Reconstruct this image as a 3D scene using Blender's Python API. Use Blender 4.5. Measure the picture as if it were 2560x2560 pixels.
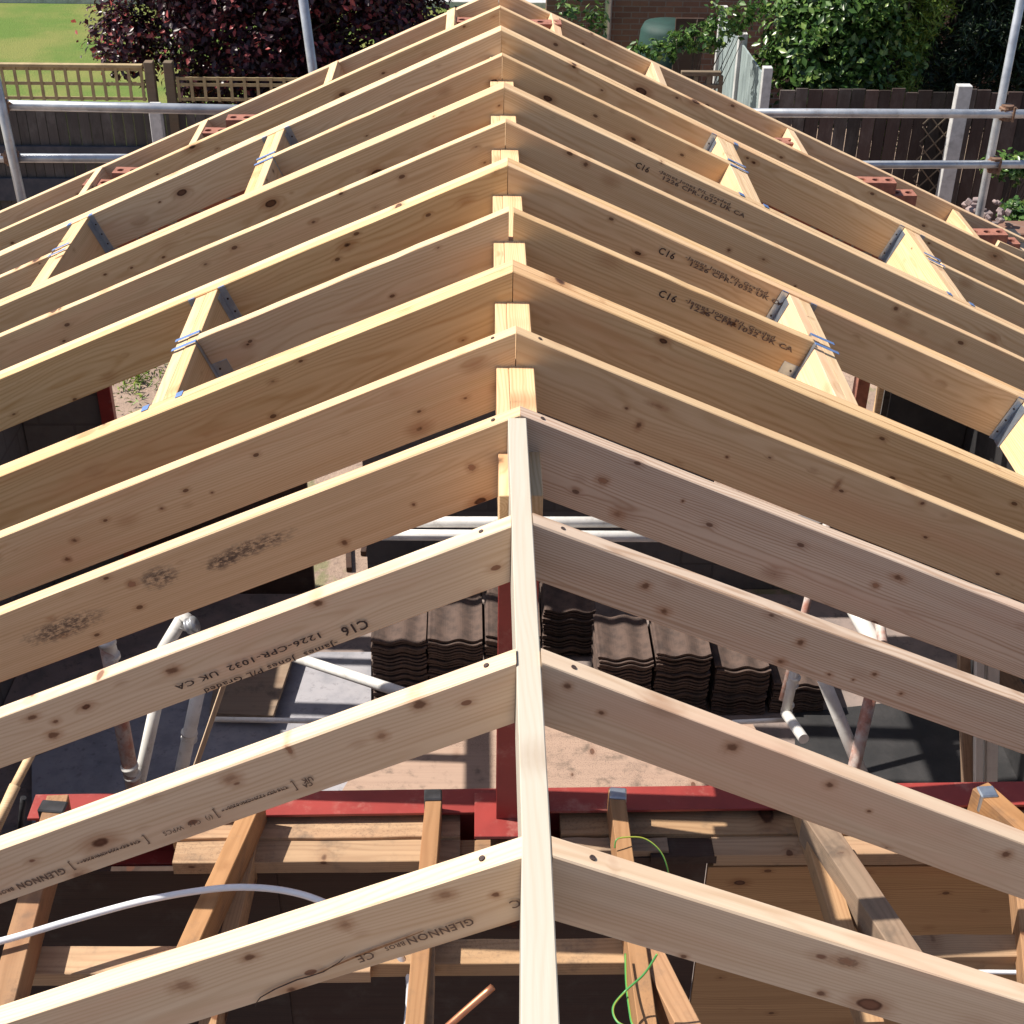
import bpy, bmesh, math, random
import numpy as np
from mathutils import Vector, Matrix, noise as mnoise
random.seed(7); rng = np.random.default_rng(7)
for o in list(bpy.data.objects): bpy.data.objects.remove(o)
scene = bpy.context.scene
C = scene.collection
R = math.radians
H = 4.0                                   # ridge height above the ground

# ------------------------------------------------------------------ camera
CAM = Vector((-0.10176722, -1.61977432, 1.64851147 + H))
FW = Vector((0.02376217, 0.84159958, -0.53957901))
RT = Vector((0.99971647, -0.01917801, 0.01411328))
UP = Vector((-0.00152967, 0.53976138, 0.84181667))
FPX = 3483.395
cd = bpy.data.cameras.new('camera'); cam = bpy.data.objects.new('camera', cd); C.objects.link(cam)
M = Matrix((RT, UP, -FW)).transposed().to_4x4(); M.translation = CAM
cam.matrix_world = M
cd.sensor_width = 36; cd.sensor_fit = 'HORIZONTAL'; cd.lens = 36 * FPX / 2560
cd.clip_start = 0.05; cd.clip_end = 400
scene.camera = cam

# ------------------------------------------------------------------ light
SUN = Vector((-0.56, 0.115, 0.80)).normalized()
w = bpy.data.worlds.new("World"); scene.world = w; w.use_nodes = True
nt = w.node_tree; bg = nt.nodes['Background']
sky = nt.nodes.new('ShaderNodeTexSky'); sky.sky_type = 'NISHITA'; sky.sun_disc = False
sky.sun_elevation = math.asin(SUN.z); sky.sun_rotation = math.atan2(SUN.x, SUN.y)
sky.altitude = 50; sky.dust_density = 1.5
nt.links.new(sky.outputs[0], bg.inputs[0]); bg.inputs[1].default_value = 0.085
sl = bpy.data.lights.new('sun', 'SUN'); sl.energy = 5.0; sl.angle = R(0.55); sl.color = (1.0, 0.93, 0.82)
so = bpy.data.objects.new('sun', sl); C.objects.link(so)
so.rotation_euler = SUN.to_track_quat('Z', 'Y').to_euler()
vs = scene.view_settings; vs.view_transform = 'Standard'; vs.look = 'None'; vs.exposure = 0.57; vs.gamma = 1
scene.render.engine = 'CYCLES'
scene.cycles.max_bounces = 8; scene.cycles.diffuse_bounces = 5

# ------------------------------------------------------------------ survey helpers: a pixel of the 1932 px photo at a known depth
def ray(px, py):
    X = px * 2560 / 1932; Y = py * 2560 / 1932
    return FW + RT * ((X - 1280) / FPX) - UP * ((Y - 1280) / FPX)
def AY(px, py, y):
    d = ray(px, py); return CAM + d * ((y - CAM.y) / d.y)
def AZ(px, py, z):                        # z relative to the ridge
    d = ray(px, py); return CAM + d * ((z + H - CAM.z) / d.z)

# ------------------------------------------------------------------ object helpers
def link(name, me, mat=None, parent=None):
    o = bpy.data.objects.new(name, me); C.objects.link(o)
    if mat is not None and not me.materials: me.materials.append(mat)
    if parent is not None: o.parent = parent
    return o
def tag(o, label=None, cat=None, group=None, kind=None):
    if label: o['label'] = label
    if cat: o['category'] = cat
    if group: o['group'] = group
    if kind: o['kind'] = kind
    return o
def empty(name, loc=(0, 0, 0)):
    o = bpy.data.objects.new(name, None); C.objects.link(o); o.location = loc; o.empty_display_size = .1
    return o
def finish(bm, name, smooth=False):
    me = bpy.data.meshes.new(name); bm.normal_update(); bm.to_mesh(me); bm.free()
    if smooth:
        for p in me.polygons: p.use_smooth = True
    return me
def add_box(bm, a, b, mat=None, bev=0.0):
    a = Vector(a); b = Vector(b)
    vs_ = [Vector((x, y, z)) for x in (a.x, b.x) for y in (a.y, b.y) for z in (a.z, b.z)]
    if mat: vs_ = [mat @ v for v in vs_]
    v = [bm.verts.new(p) for p in vs_]
    fs = [bm.faces.new([v[i] for i in q]) for q in ((0, 1, 3, 2), (4, 6, 7, 5), (0, 4, 5, 1), (2, 3, 7, 6), (0, 2, 6, 4), (1, 5, 7, 3))]
    if bev:
        es = {e for f in fs for e in f.edges}
        bmesh.ops.bevel(bm, geom=list(es), offset=bev, segments=1, affect='EDGES')
    return v
def box_mesh(name, a, b, bev=0.0):
    bm = bmesh.new(); add_box(bm, a, b, None, bev)
    bmesh.ops.recalc_face_normals(bm, faces=bm.faces); return finish(bm, name)
def frame(P0, P1, up=Vector((0, 0, 1))):
    x = (Vector(P1) - Vector(P0)); L = x.length; x.normalize()
    y = up.cross(x).normalized(); z = x.cross(y)
    m = Matrix((x, y, z)).transposed().to_4x4(); m.translation = Vector(P0)
    return m, L
def add_tube(bm, pts, r, seg=14, caps=True):
    pts = [Vector(p) for p in pts]; rings = []
    rr = r if isinstance(r, (list, tuple)) else [r] * len(pts)
    n0 = None
    for i, p in enumerate(pts):
        t = (pts[min(i + 1, len(pts) - 1)] - pts[max(i - 1, 0)]).normalized()
        if n0 is None: n0 = t.orthogonal().normalized()
        n0 = (n0 - t * n0.dot(t)).normalized(); b = t.cross(n0)
        rings.append([bm.verts.new(p + (n0 * math.cos(a) + b * math.sin(a)) * rr[i]) for a in [2 * math.pi * k / seg for k in range(seg)]])
    for i in range(len(rings) - 1):
        for k in range(seg):
            bm.faces.new((rings[i][k], rings[i][(k + 1) % seg], rings[i + 1][(k + 1) % seg], rings[i + 1][k]))
    if caps: bm.faces.new(rings[0][::-1]); bm.faces.new(rings[-1])
def tube_mesh(name, pts, r, seg=14):
    bm = bmesh.new(); add_tube(bm, pts, r, seg)
    me = finish(bm, name)
    for p in me.polygons: p.use_smooth = len(p.vertices) == 4
    return me

# ------------------------------------------------------------------ materials
class NT:
    def __init__(s, name, rough=.6, metal=0.0):
        s.m = bpy.data.materials.new(name); s.m.use_nodes = True; s.t = s.m.node_tree
        s.b = s.t.nodes['Principled BSDF']; s.b.inputs['Roughness'].default_value = rough; s.b.inputs['Metallic'].default_value = metal
    def n(s, typ, **k):
        nd = s.t.nodes.new(typ)
        for a, v in k.items(): setattr(nd, a, v)
        return nd
    def l(s, a, b): s.t.links.new(a, b)
    def val(s, x, inp):
        if isinstance(x, (int, float)): inp.default_value = x
        elif isinstance(x, (tuple, list)): inp.default_value = tuple(x)
        else: s.l(x, inp)
    def math(s, op, a, b=0.0, c=None, clamp=False):
        nd = s.n('ShaderNodeMath', operation=op); nd.use_clamp = clamp
        s.val(a, nd.inputs[0]); s.val(b, nd.inputs[1])
        if c is not None: s.val(c, nd.inputs[2])
        return nd.outputs[0]
    def vmath(s, op, a, b):
        nd = s.n('ShaderNodeVectorMath', operation=op); s.val(a, nd.inputs[0]); s.val(b, nd.inputs[1]); return nd.outputs[0]
    def noise(s, vec, scale, detail=3, rough=.55, dist=0.0):
        nd = s.n('ShaderNodeTexNoise'); s.l(vec, nd.inputs['Vector']); nd.inputs['Scale'].default_value = scale
        nd.inputs['Detail'].default_value = detail; nd.inputs['Roughness'].default_value = rough; nd.inputs['Distortion'].default_value = dist
        return nd.outputs['Fac']
    def mix(s, f, a, b, mode='MIX'):
        nd = s.n('ShaderNodeMix', data_type='RGBA', blend_type=mode)
        s.val(f, nd.inputs[0]); s.val(a if not isinstance(a, tuple) or len(a) == 4 else a + (1,), nd.inputs[6]); s.val(b if not isinstance(b, tuple) or len(b) == 4 else b + (1,), nd.inputs[7])
        return nd.outputs[2]
    def step(s, x, lo, hi):
        nd = s.n('ShaderNodeMapRange', interpolation_type='SMOOTHSTEP'); s.val(x, nd.inputs[0]); s.val(lo, nd.inputs[1]); s.val(hi, nd.inputs[2])
        return nd.outputs[0]
    def obj(s): return s.n('ShaderNodeTexCoord').outputs['Object']
    def rand(s): return s.n('ShaderNodeObjectInfo').outputs['Random']
    def island(s): return s.n('ShaderNodeNewGeometry').outputs['Random Per Island']
    def color(s, c): s.val(c if not isinstance(c, tuple) or len(c) == 4 else c + (1,), s.b.inputs['Base Color'])
    def bump(s, h, strength=.2, dist=.002):
        nd = s.n('ShaderNodeBump'); nd.inputs['Strength'].default_value = strength; nd.inputs['Distance'].default_value = dist
        s.l(h, nd.inputs['Height']); s.l(nd.outputs[0], s.b.inputs['Normal'])

def wood(name, light, dark, knot=(.085, .03, .012), var=.12, knots=.5, ringc=.35, rough=.62, mould=0.0, pink=.25, grime=0.0, knot_size=1.0):
    t = NT(name, rough)
    co = t.obj(); rnd = t.rand()
    off = t.n('ShaderNodeCombineXYZ'); t.l(t.math('MULTIPLY', rnd, 37.1), off.inputs[0]); t.l(t.math('MULTIPLY', rnd, 11.7), off.inputs[1]); t.l(t.math('MULTIPLY', rnd, 23.3), off.inputs[2])
    P = t.vmath('ADD', co, off.outputs[0])
    def vor(sc, seed):
        v = t.n('ShaderNodeTexVoronoi', voronoi_dimensions='3D', feature='F1'); t.l(t.vmath('ADD', t.vmath('MULTIPLY', P, sc), (seed, seed, seed)), v.inputs['Vector']); v.inputs['Scale'].default_value = 1.0
        v.inputs['Randomness'].default_value = 1.0
        sp = t.n('ShaderNodeSeparateColor'); t.l(v.outputs['Color'], sp.inputs[0])
        return v.outputs['Distance'], sp.outputs[0], sp.outputs[1]
    edgew = t.noise(P, 60, 2)
    def knotmask(sc, seed, keep, rmin, rmax):
        d, r1, r2 = vor(sc, seed)
        d = t.math('ADD', d, t.math('MULTIPLY', t.math('SUBTRACT', edgew, .5), .035))
        on = t.math('GREATER_THAN', r1, 1 - keep)
        rad = t.math('ADD', rmin, t.math('MULTIPLY', r2, rmax - rmin))
        m = t.math('MULTIPLY', on, t.math('SUBTRACT', 1, t.step(d, t.math('MULTIPLY', rad, .72), rad)))
        halo = t.math('MULTIPLY', on, t.math('SUBTRACT', 1, t.step(d, t.math('MULTIPLY', rad, .6), t.math('MULTIPLY', rad, 2.6))))
        ring = t.math('MULTIPLY', m, t.step(d, t.math('MULTIPLY', rad, .45), t.math('MULTIPLY', rad, .8)))
        return m, halo, ring, r2
    k1, h1, g1, q1 = knotmask((4.2, 2.2, 7.5), 3.0, min(.9, knots * 1.35), .06 * knot_size, .155 * knot_size)
    k2, h2, g2, q2 = knotmask((7.5, 4.0, 13.0), 13.0, min(.9, knots * 1.2), .055, .13)
    halo = t.math('MAXIMUM', h1, t.math('MULTIPLY', h2, .6)); km = t.math('MAXIMUM', k1, t.math('MULTIPLY', k2, .9))
    # growth rings around a pith beside the board
    sx = t.n('ShaderNodeSeparateXYZ'); t.l(co, sx.inputs[0])
    wob = t.noise(t.vmath('MULTIPLY', P, (.9, 6, 6)), 1.0, 2)
    wob2 = t.noise(t.vmath('MULTIPLY', P, (3.0, 14, 14)), 1.0, 2)
    yy = t.math('ADD', sx.outputs[1], t.math('MULTIPLY', t.math('SUBTRACT', rnd, .5), .16))
    zz = t.math('ADD', sx.outputs[2], t.math('ADD', .02, t.math('MULTIPLY', rnd, .12)))
    rad = t.math('SQRT', t.math('ADD', t.math('MULTIPLY', yy, yy), t.math('MULTIPLY', zz, zz)))
    rad = t.math('ADD', rad, t.math('ADD', t.math('MULTIPLY', wob, .075), t.math('MULTIPLY', wob2, .012)))
    rad = t.math('SUBTRACT', rad, t.math('MULTIPLY', halo, .007))
    s1 = t.math('MULTIPLY_ADD', t.math('SINE', t.math('MULTIPLY', rad, 900)), .5, .5)
    s1 = t.math('POWER', s1, 2.2)
    streak = t.noise(t.vmath('MULTIPLY', P, (1.3, 55, 55)), 1.0, 4, .6)
    fine = t.noise(t.vmath('MULTIPLY', P, (9, 420, 420)), 1.0, 2)
    big = t.noise(t.vmath('MULTIPLY', P, (1.2, 5, 7)), 1.0, 3)
    f = t.math('ADD', t.math('MULTIPLY', s1, ringc), t.math('MULTIPLY', t.math('SUBTRACT', streak, .38), 1.1), clamp=True)
    f = t.math('ADD', f, t.math('MULTIPLY', t.math('SUBTRACT', fine, .5), .22), clamp=True)
    c = t.mix(f, light, dark)
    pk = (min(1, light[0] * .92), light[1] * .72, light[2] * .66)
    c = t.mix(t.math('MULTIPLY', t.step(big, .48, .75), pink * 2), c, pk)
    c = t.mix(t.math('MULTIPLY', halo, .55), c, (dark[0] * .62, dark[1] * .42, dark[2] * .3))
    c = t.mix(t.math('MULTIPLY', km, .86), c, knot)
    c = t.mix(t.math('MULTIPLY', g1, .7), c, (knot[0] * .35, knot[1] * .35, knot[2] * .35))
    if mould:
        sp1 = t.noise(P, 130, 4, .75); patch = t.noise(t.vmath('MULTIPLY', P, (1.5, 4, 5)), 1.0, 2)
        mk = t.math('MULTIPLY', t.step(sp1, .47, .66), t.step(patch, .50, .60))
        c = t.mix(t.math('MULTIPLY', mk, mould), c, (.05, .035, .035))
    if grime:
        g = t.math('MULTIPLY', t.step(t.noise(P, 9, 5, .65), .5, .78), grime)
        c = t.mix(g, c, (.10, .08, .065))
    hs = t.n('ShaderNodeHueSaturation'); t.l(c, hs.inputs['Color'])
    t.l(t.math('ADD', 1 - var / 2, t.math('MULTIPLY', t.math('FRACT', t.math('MULTIPLY', rnd, 17.3)), var)), hs.inputs['Value'])
    hs.inputs['Hue'].default_value = .493
    t.l(t.math('ADD', .94, t.math('MULTIPLY', t.math('FRACT', t.math('MULTIPLY', rnd, 7.7)), .14)), hs.inputs['Saturation'])
    t.color(hs.outputs[0])
    t.bump(t.math('ADD', streak, t.math('MULTIPLY', fine, .5)), .25, .0012)
    t.b.inputs['Specular IOR Level'].default_value = .3
    return t.m
PINE = wood('fresh_pine', (.75, .57, .35), (.51, .31, .135), pink=.22)
PINE_PALE = wood('pale_pine', (.75, .60, .43), (.53, .36, .21), knot=(.16, .06, .03), ringc=.32, pink=.3, knots=.62)
PINE_GOLD = wood('golden_pine', (.73, .53, .29), (.48, .275, .10), pink=.2)
PINE_PINK = wood('pinkish_pine', (.62, .49, .37), (.41, .27, .17), pink=.2, ringc=.7)
PINE_MOULD = wood('mould_stained_pine', (.73, .54, .34), (.50, .31, .15), pink=.25)
OLD = wood('old_orange_joist', (.38, .225, .11), (.23, .125, .055), knots=.45, grime=.6, mould=.3, var=.25, rough=.75)
PLANK = wood('reused_plank', (.44, .30, .17), (.26, .16, .085), knots=.45, grime=.8, mould=.35, var=.35, rough=.8)
GREYWOOD = wood('weathered_board', (.30, .22, .15), (.17, .12, .08), knots=.4, grime=.8, var=.3, rough=.85)
DARK_SHADE_WOOD = wood('dark_and_shaded_board', (.060, .036, .026), (.03, .018, .013), knots=.2, var=.3, grime=.5, rough=.8)  # near-black tone; on the standing boarding it paints in the deep shade
PLY = wood('plywood', (.46, .27, .12), (.28, .15, .06), knots=.8, ringc=.5, pink=.1, knot_size=1.2)
POSTWOOD = wood('fence_post_wood', (.20, .16, .11), (.11, .085, .06), knots=.3, grime=.6, var=.3, rough=.85)
WHITEWOOD = wood('white_painted_timber', (.72, .70, .66), (.6, .58, .53), knots=.0, ringc=.1, grime=.25, pink=0)

def plain(name, c1, c2, scale=8, rough=.7, metal=0.0, bump=.3, bd=.003, detail=5, isl=0.0, lo=.35, hi=.7, stain=None):
    t = NT(name, rough, metal); co = t.obj()
    n = t.noise(co, scale, detail, .6); c = t.mix(t.step(n, lo, hi), c1, c2)
    if stain:
        n2 = t.noise(co, stain[0], 5, .7); c = t.mix(t.math('MULTIPLY', t.step(n2, .52, .72), stain[2]), c, stain[1])
    if isl:
        hs = t.n('ShaderNodeHueSaturation'); t.l(c, hs.inputs['Color'])
        t.l(t.math('ADD', 1 - isl, t.math('MULTIPLY', t.island(), 2 * isl)), hs.inputs['Value']); c = hs.outputs[0]
    t.color(c)
    if bump: t.bump(t.noise(co, scale * 4, 6, .65), bump, bd)
    return t.m
RED = plain('red_oxide_paint', (.30, .042, .036), (.23, .032, .028), 6, .45, bump=.08, stain=(9, (.38, .16, .13), .7))
GALV = plain('galvanised_tube', (.52, .54, .57), (.36, .38, .42), 9, .38, .55, bump=.12, stain=(22, (.30, .27, .25), .5))
GALVW = plain('white_coated_tube', (.74, .73, .71), (.58, .57, .55), 7, .5, 0, bump=.1, stain=(20, (.30, .26, .22), .45))
GALVR = plain('rusty_spattered_tube', (.55, .50, .47), (.40, .17, .12), 11, .6, .1, bump=.2, stain=(30, (.12, .06, .05), .5))
HANG = plain('hanger_steel', (.46, .52, .60), (.34, .40, .50), 30, .32, .8, bump=.1)
HANGB = plain('blue_tinted_tab', (.16, .27, .55), (.22, .34, .60), 40, .4, .5, bump=.1)
RUST = plain('rusty_coupler', (.16, .08, .05), (.25, .17, .12), 40, .7, .4, bump=.5)
BRICK = plain('red_brick', (.32, .13, .09), (.22, .085, .06), 25, .85, bump=.4)
BLACKP = plain('black_plastic', (.02, .02, .022), (.04, .04, .045), 20, .4, bump=.1)
MORTAR = plain('mortar', (.36, .33, .29), (.28, .26, .23), 30, .9, bump=.5)
CONC = plain('concrete_post', (.55, .55, .55), (.42, .42, .42), 12, .85, bump=.3, stain=(6, (.28, .27, .25), .5))
COPPER = plain('copper', (.62, .27, .15), (.45, .18, .10), 18, .38, .75, bump=.1)
WHITEP = plain('white_plastic', (.80, .80, .84), (.72, .73, .78), 5, .35, bump=.03)
TILEM = plain('concrete_tile', (.095, .062, .05), (.05, .034, .029), 14, .9, bump=.4, isl=.25)
INK = plain('black_stamp_ink', (.035, .02, .02), (.08, .05, .04), 120, .8, bump=0)
INKF = plain('faded_stamp_ink', (.11, .065, .05), (.20, .13, .09), 160, .8, bump=0)
GREENP = plain('green_plastic', (.008, .035, .03), (.012, .05, .042), 4, .7, bump=.05)
DARKGREY = plain('dark_grey_surface', (.022, .022, .024), (.04, .038, .04), 5, .6, bump=.3, bd=.01)
SLATE = plain('dark_slate_board', (.035, .04, .055), (.06, .06, .075), 9, .8, bump=.3)
BAG = plain('pale_rubble', (.30, .22, .21), (.17, .14, .14), 18, .8, bump=.5)
def cable_mat():
    t = NT('green_yellow_cable', .4); sx = t.n('ShaderNodeSeparateXYZ'); t.l(t.n('ShaderNodeTexCoord').outputs['Normal'], sx.inputs[0])
    t.color(t.mix(t.math('GREATER_THAN', sx.outputs[0], .1), (.06, .26, .07), (.42, .47, .07))); return t.m
CABLE = cable_mat()
def block_mat(name, c1, c2, cm, bw=.44, bh=.215, mort=.01):
    t = NT(name, .9); co = t.obj()
    cx = t.n('ShaderNodeSeparateXYZ'); t.l(co, cx.inputs[0]); cb = t.n('ShaderNodeCombineXYZ')
    t.l(t.math('ADD', cx.outputs[0], cx.outputs[1]), cb.inputs[0]); t.l(cx.outputs[2], cb.inputs[1])
    b = t.n('ShaderNodeTexBrick'); t.l(cb.outputs[0], b.inputs['Vector']); b.inputs['Scale'].default_value = 1
    b.inputs['Brick Width'].default_value = bw; b.inputs['Row Height'].default_value = bh; b.inputs['Mortar Size'].default_value = mort; b.inputs['Mortar Smooth'].default_value = .2
    b.inputs['Color1'].default_value = c1 + (1,); b.inputs['Color2'].default_value = c2 + (1,); b.inputs['Mortar'].default_value = cm + (1,)
    n = t.noise(co, 14, 5, .65)
    t.color(t.mix(t.math('MULTIPLY', t.step(n, .4, .75), .4), b.outputs['Color'], (c1[0] * .6, c1[1] * .6, c1[2] * .6)))
    t.bump(t.math('SUBTRACT', n, b.outputs['Fac']), .5, .006); return t.m
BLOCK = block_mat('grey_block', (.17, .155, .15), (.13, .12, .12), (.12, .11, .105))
BRICKW = block_mat('old_brick_wall', (.22, .12, .085), (.15, .08, .06), (.20, .17, .15), .225, .075, .008)
def ground_mat():
    t = NT('sandy_ground', .95); co = t.obj()
    a = t.noise(co, 1.2, 6, .65); b = t.noise(co, 22, 5, .7); g = t.noise(co, 3, 4, .6)
    c = t.mix(t.step(a, .35, .7), (.36, .26, .20), (.25, .18, .145)); c = t.mix(t.math('MULTIPLY', t.step(b, .5, .68), .7), c, (.16, .115, .095))
    c = t.mix(t.math('MULTIPLY', t.step(g, .56, .64), .6), c, (.14, .16, .06)); t.color(c); t.bump(b, .8, .02); return t.m
def lawn_mat():
    t = NT('mown_lawn', .95); co = t.obj()
    a = t.noise(co, .6, 5, .6); b = t.noise(co, 40, 4, .7)
    c = t.mix(t.step(a, .38, .62), (.10, .175, .022), (.20, .21, .05)); c = t.mix(t.math('MULTIPLY', t.step(b, .4, .7), .45), c, (.10, .15, .03)); t.color(c); t.bump(b, .8, .03); return t.m
FLOOR = plain('dusty_concrete_floor', (.27, .21, .19), (.18, .15, .14), 5, .9, bump=.4, stain=(16, (.09, .075, .075), .7))
ASPH = plain('asphalt', (.035, .035, .04), (.05, .05, .055), 60, .9, bump=.5)
def fence_mat(name, c1, c2, c3, isl=.35):
    t = NT(name, .9); co = t.obj(); i = t.island()
    s = t.noise(t.vmath('MULTIPLY', co, (45, 45, 1.5)), 1.0, 4, .6); g = t.noise(t.vmath('MULTIPLY', co, (4, 4, 2)), 1.0, 5, .7)
    c = t.mix(s, c1, c2); c = t.mix(t.math('MULTIPLY', t.step(g, .45, .7), .7), c, c3)
    if isl > .3: c = t.mix(t.math('MULTIPLY', t.math('GREATER_THAN', t.math('FRACT', t.math('MULTIPLY', i, 7.3)), .7), .5), c, (.045, .02, .016))
    hs = t.n('ShaderNodeHueSaturation'); t.l(c, hs.inputs['Color']); t.l(t.math('ADD', 1 - isl, t.math('MULTIPLY', i, 2 * isl)), hs.inputs['Value']); t.color(hs.outputs[0])
    t.bump(s, .6, .004); return t.m
FENCE = fence_mat('weathered_fence', (.080, .062, .054), (.038, .028, .026), (.14, .125, .115), .6)
FENCEL = fence_mat('grey_brown_fence', (.085, .075, .07), (.045, .038, .038), (.13, .12, .115), .25)
FENCEG = fence_mat('grey_green_fence', (.30, .36, .36), (.22, .27, .28), (.12, .15, .16), .12)
def leaf_mat(name, c1, c2, c3, trans=.25, rough=.45):
    t = NT(name, rough); i = t.island(); co = t.obj()
    c = t.mix(t.step(i, .1, .6), c1, c2); c = t.mix(t.step(i, .8, .97), c, c3)
    t.color(c); t.b.inputs['Specular IOR Level'].default_value = .5
    out = t.t.nodes['Material Output']; tr = t.n('ShaderNodeBsdfTranslucent'); t.l(c, tr.inputs[0]); ms = t.n('ShaderNodeMixShader'); ms.inputs[0].default_value = trans
    t.l(t.b.outputs[0], ms.inputs[1]); t.l(tr.outputs[0], ms.inputs[2]); t.l(ms.outputs[0], out.inputs[0]); return t.m
LPURP = leaf_mat('purple_leaf', (.028, .010, .016), (.06, .018, .026), (.42, .08, .075), rough=.35)
TRELL = plain('trellis_timber', (.40, .31, .17), (.28, .21, .12), 9, .85, bump=.3)
LGREEN = leaf_mat('laurel_leaf', (.035, .085, .02), (.085, .17, .035), (.26, .36, .10), rough=.32)
LCON = leaf_mat('conifer_leaf', (.012, .028, .014), (.025, .05, .02), (.07, .12, .035))
LLIME = leaf_mat('lime_leaf', (.09, .16, .02), (.17, .26, .03), (.30, .38, .06))
BARK = plain('bark', (.09, .065, .05), (.05, .036, .03), 14, .95, bump=.7, bd=.01)

# ------------------------------------------------------------------ setting
def sheet(name, x0, x1, y0, y1, z, mat, n=1):
    bm = bmesh.new(); bmesh.ops.create_grid(bm, x_segments=n, y_segments=n, size=.5)
    for v in bm.verts: v.co = Vector((x0 + (v.co.x + .5) * (x1 - x0), y0 + (v.co.y + .5) * (y1 - y0), z))
    o = link(name, finish(bm, name), mat); tag(o, kind='structure'); return o
sheet('ground', -150, 150, -60, 200, 0.0, ground_mat())
sheet('floor', -3.0, 3.0, -4.0, 6.1, 0.03, FLOOR)
lawn = sheet('lawn', -40, 1.4, 12.6, 23.2, 0.02, lawn_mat())
road = sheet('road', -60, 60, 23.6, 60, 0.02, ASPH)
kb = link('kerb', box_mesh('kerb', (-40, 23.2, -.05), (1.5, 23.45, .12), .01), CONC); tag(kb, kind='structure')

# ------------------------------------------------------------------ rafters
T = 0.047; D = 0.200; DN = 0.137; LEN = 3.75        # the front three pairs are shallower boards
#        y back, aL, zL, aR, zR
TAB = {1: (0.0, .4263, .0021, .4123, -.005), 2: (.4773, .4319, .0122, .4426, .0046), 3: (.9647, .4252, -.001, .4064, -.0015),
       4: (1.446, .4182, -.0008, .412, -.0008), 5: (1.92, .4171, -.0046, .4126, -.0046), 6: (2.4004, .4114, -.007, .4153, -.007),
       7: (2.8454, .414, .0008, .417, .0009), 8: (3.3406, .4152, .0028, .4253, .0028), 9: (3.8116, .4129, .0008, .4265, .0008),
       10: (4.3066, .415, .0071, .4318, .0072), 11: (4.774, .4192, .0057, .429, .0057), 12: (5.24, .4223, .0145, .4329, .0146),
       13: (5.677, .4185, .0088, .4274, .0089), 14: (6.1354, .4129, -.011, .4178, -.005)}
DBL = {6, 8, 10, 12}
RBX = (-.0305, .0158)        # faces of the ridge board
def slope_frame(i, side, y=None):
    """local frame of roof slope side (-1 left, 1 right) at rafter i: x down the slope, z out of the roof"""
    yb, aL, zL, aR, zR = TAB[i]; a = aL if side < 0 else aR; z0 = zL if side < 0 else zR
    x = Vector((side * math.cos(a), 0, -math.sin(a))); z = Vector((side * math.sin(a), 0, math.cos(a))); yv = z.cross(x)
    m = Matrix((x, yv, z)).transposed().to_4x4(); m.translation = Vector((0, yb if y is None else y, z0 + H)); return m, a
def rafter_mesh(u0, u1, a, t, plumb0=True, D=D):
    # board in local coords, t0..t1 across thickness; plumb cut at the ridge, many cross sections for a slight natural bow
    bm = bmesh.new(); n = 14; dx = D * math.tan(a) if plumb0 else 0
    secs = []
    s1, s2 = random.uniform(-1, 1), random.uniform(-1, 1)
    for k in range(n + 1):
        f = k / n; u = u0 + (u1 - u0) * f; ub = (u0 + dx) + (u1 - u0 - dx) * f
        bow = .0030 * s1 * math.sin(math.pi * f) + .0010 * s2 * math.sin(3.1 * math.pi * f); e = .0025 + random.uniform(-.0008, .0012); tz = random.uniform(-.0009, .0009)
        ya, yb = t[0] + bow, t[1] + bow
        secs.append([bm.verts.new(p) for p in ((u, ya + e, tz), (u, yb - e, tz), (u + dx * .02 * (1 - f), yb, -e), (ub, yb, -D + e), (ub, yb - e, -D), (ub, ya + e, -D), (ub, ya, -D + e), (u + dx * .02 * (1 - f), ya, -e))])
    for k in range(n):
        for q in range(8):
            bm.faces.new((secs[k][q], secs[k][(q + 1) % 8], secs[k + 1][(q + 1) % 8], secs[k + 1][q]))
    bm.faces.new(secs[0][::-1]); bm.faces.new(secs[-1])
    bmesh.ops.recalc_face_normals(bm, faces=bm.faces)
    return finish(bm, 'rafter')
def nail(parent, u, tmid, r=.006):
    bm = bmesh.new(); bmesh.ops.create_cone(bm, cap_ends=True, segments=10, radius1=r, radius2=r * .9, depth=.003)
    o = link('nail_head', finish(bm, 'nail_head'), INK, parent); o.location = (u, tmid, .0008); return o
ORD = ['zeroth', 'first', 'second', 'third', 'fourth', 'fifth', 'sixth', 'seventh', 'eighth', 'ninth', 'tenth', 'eleventh', 'twelfth', 'thirteenth', 'fourteenth']
MATS = {(1, -1): PINE_PALE, (1, 1): PINE_PALE, (2, -1): PINE_PALE, (2, 1): PINE_PALE, (3, -1): PINE_PALE, (3, 1): PINE_PINK, (4, -1): PINE_MOULD, (4, 1): PINE_PINK,
        (5, -1): PINE, (5, 1): PINE_GOLD, (6, 1): PINE_GOLD, (7, 1): PINE_GOLD, (8, 1): PINE_GOLD, (9, -1): PINE_GOLD}
EXTRA = {(1, -1): 'pale pine rafter stamped upside down, nearest on the left of the ridge board', (1, 1): 'pale knotty pine rafter nearest on the right of the ridge board',
         (2, -1): 'pale pine rafter with long rows of stamped boxes, second from the camera on the left', (2, 1): 'pale pine rafter second from the camera on the right slope',
         (3, -1): 'pine rafter stamped C16 upside down, third from the camera on the left', (3, 1): 'pinkish pine rafter third from the camera on the right, last fixed to the ridge board',
         (4, -1): 'left rafter speckled with dark mould, at the far end of the ridge board', (4, 1): 'pinkish right rafter with round knots at the far end of the ridge board',
         (13, -1): 'left rafter next to the gable ladder, second from the far end', (13, 1): 'right rafter next to the gable ladder, second from the far end',
         (14, -1): 'outermost left rafter over the gable, farthest from the camera', (14, 1): 'outermost right rafter over the gable, farthest from the camera'}
RAFT = {}
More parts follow.
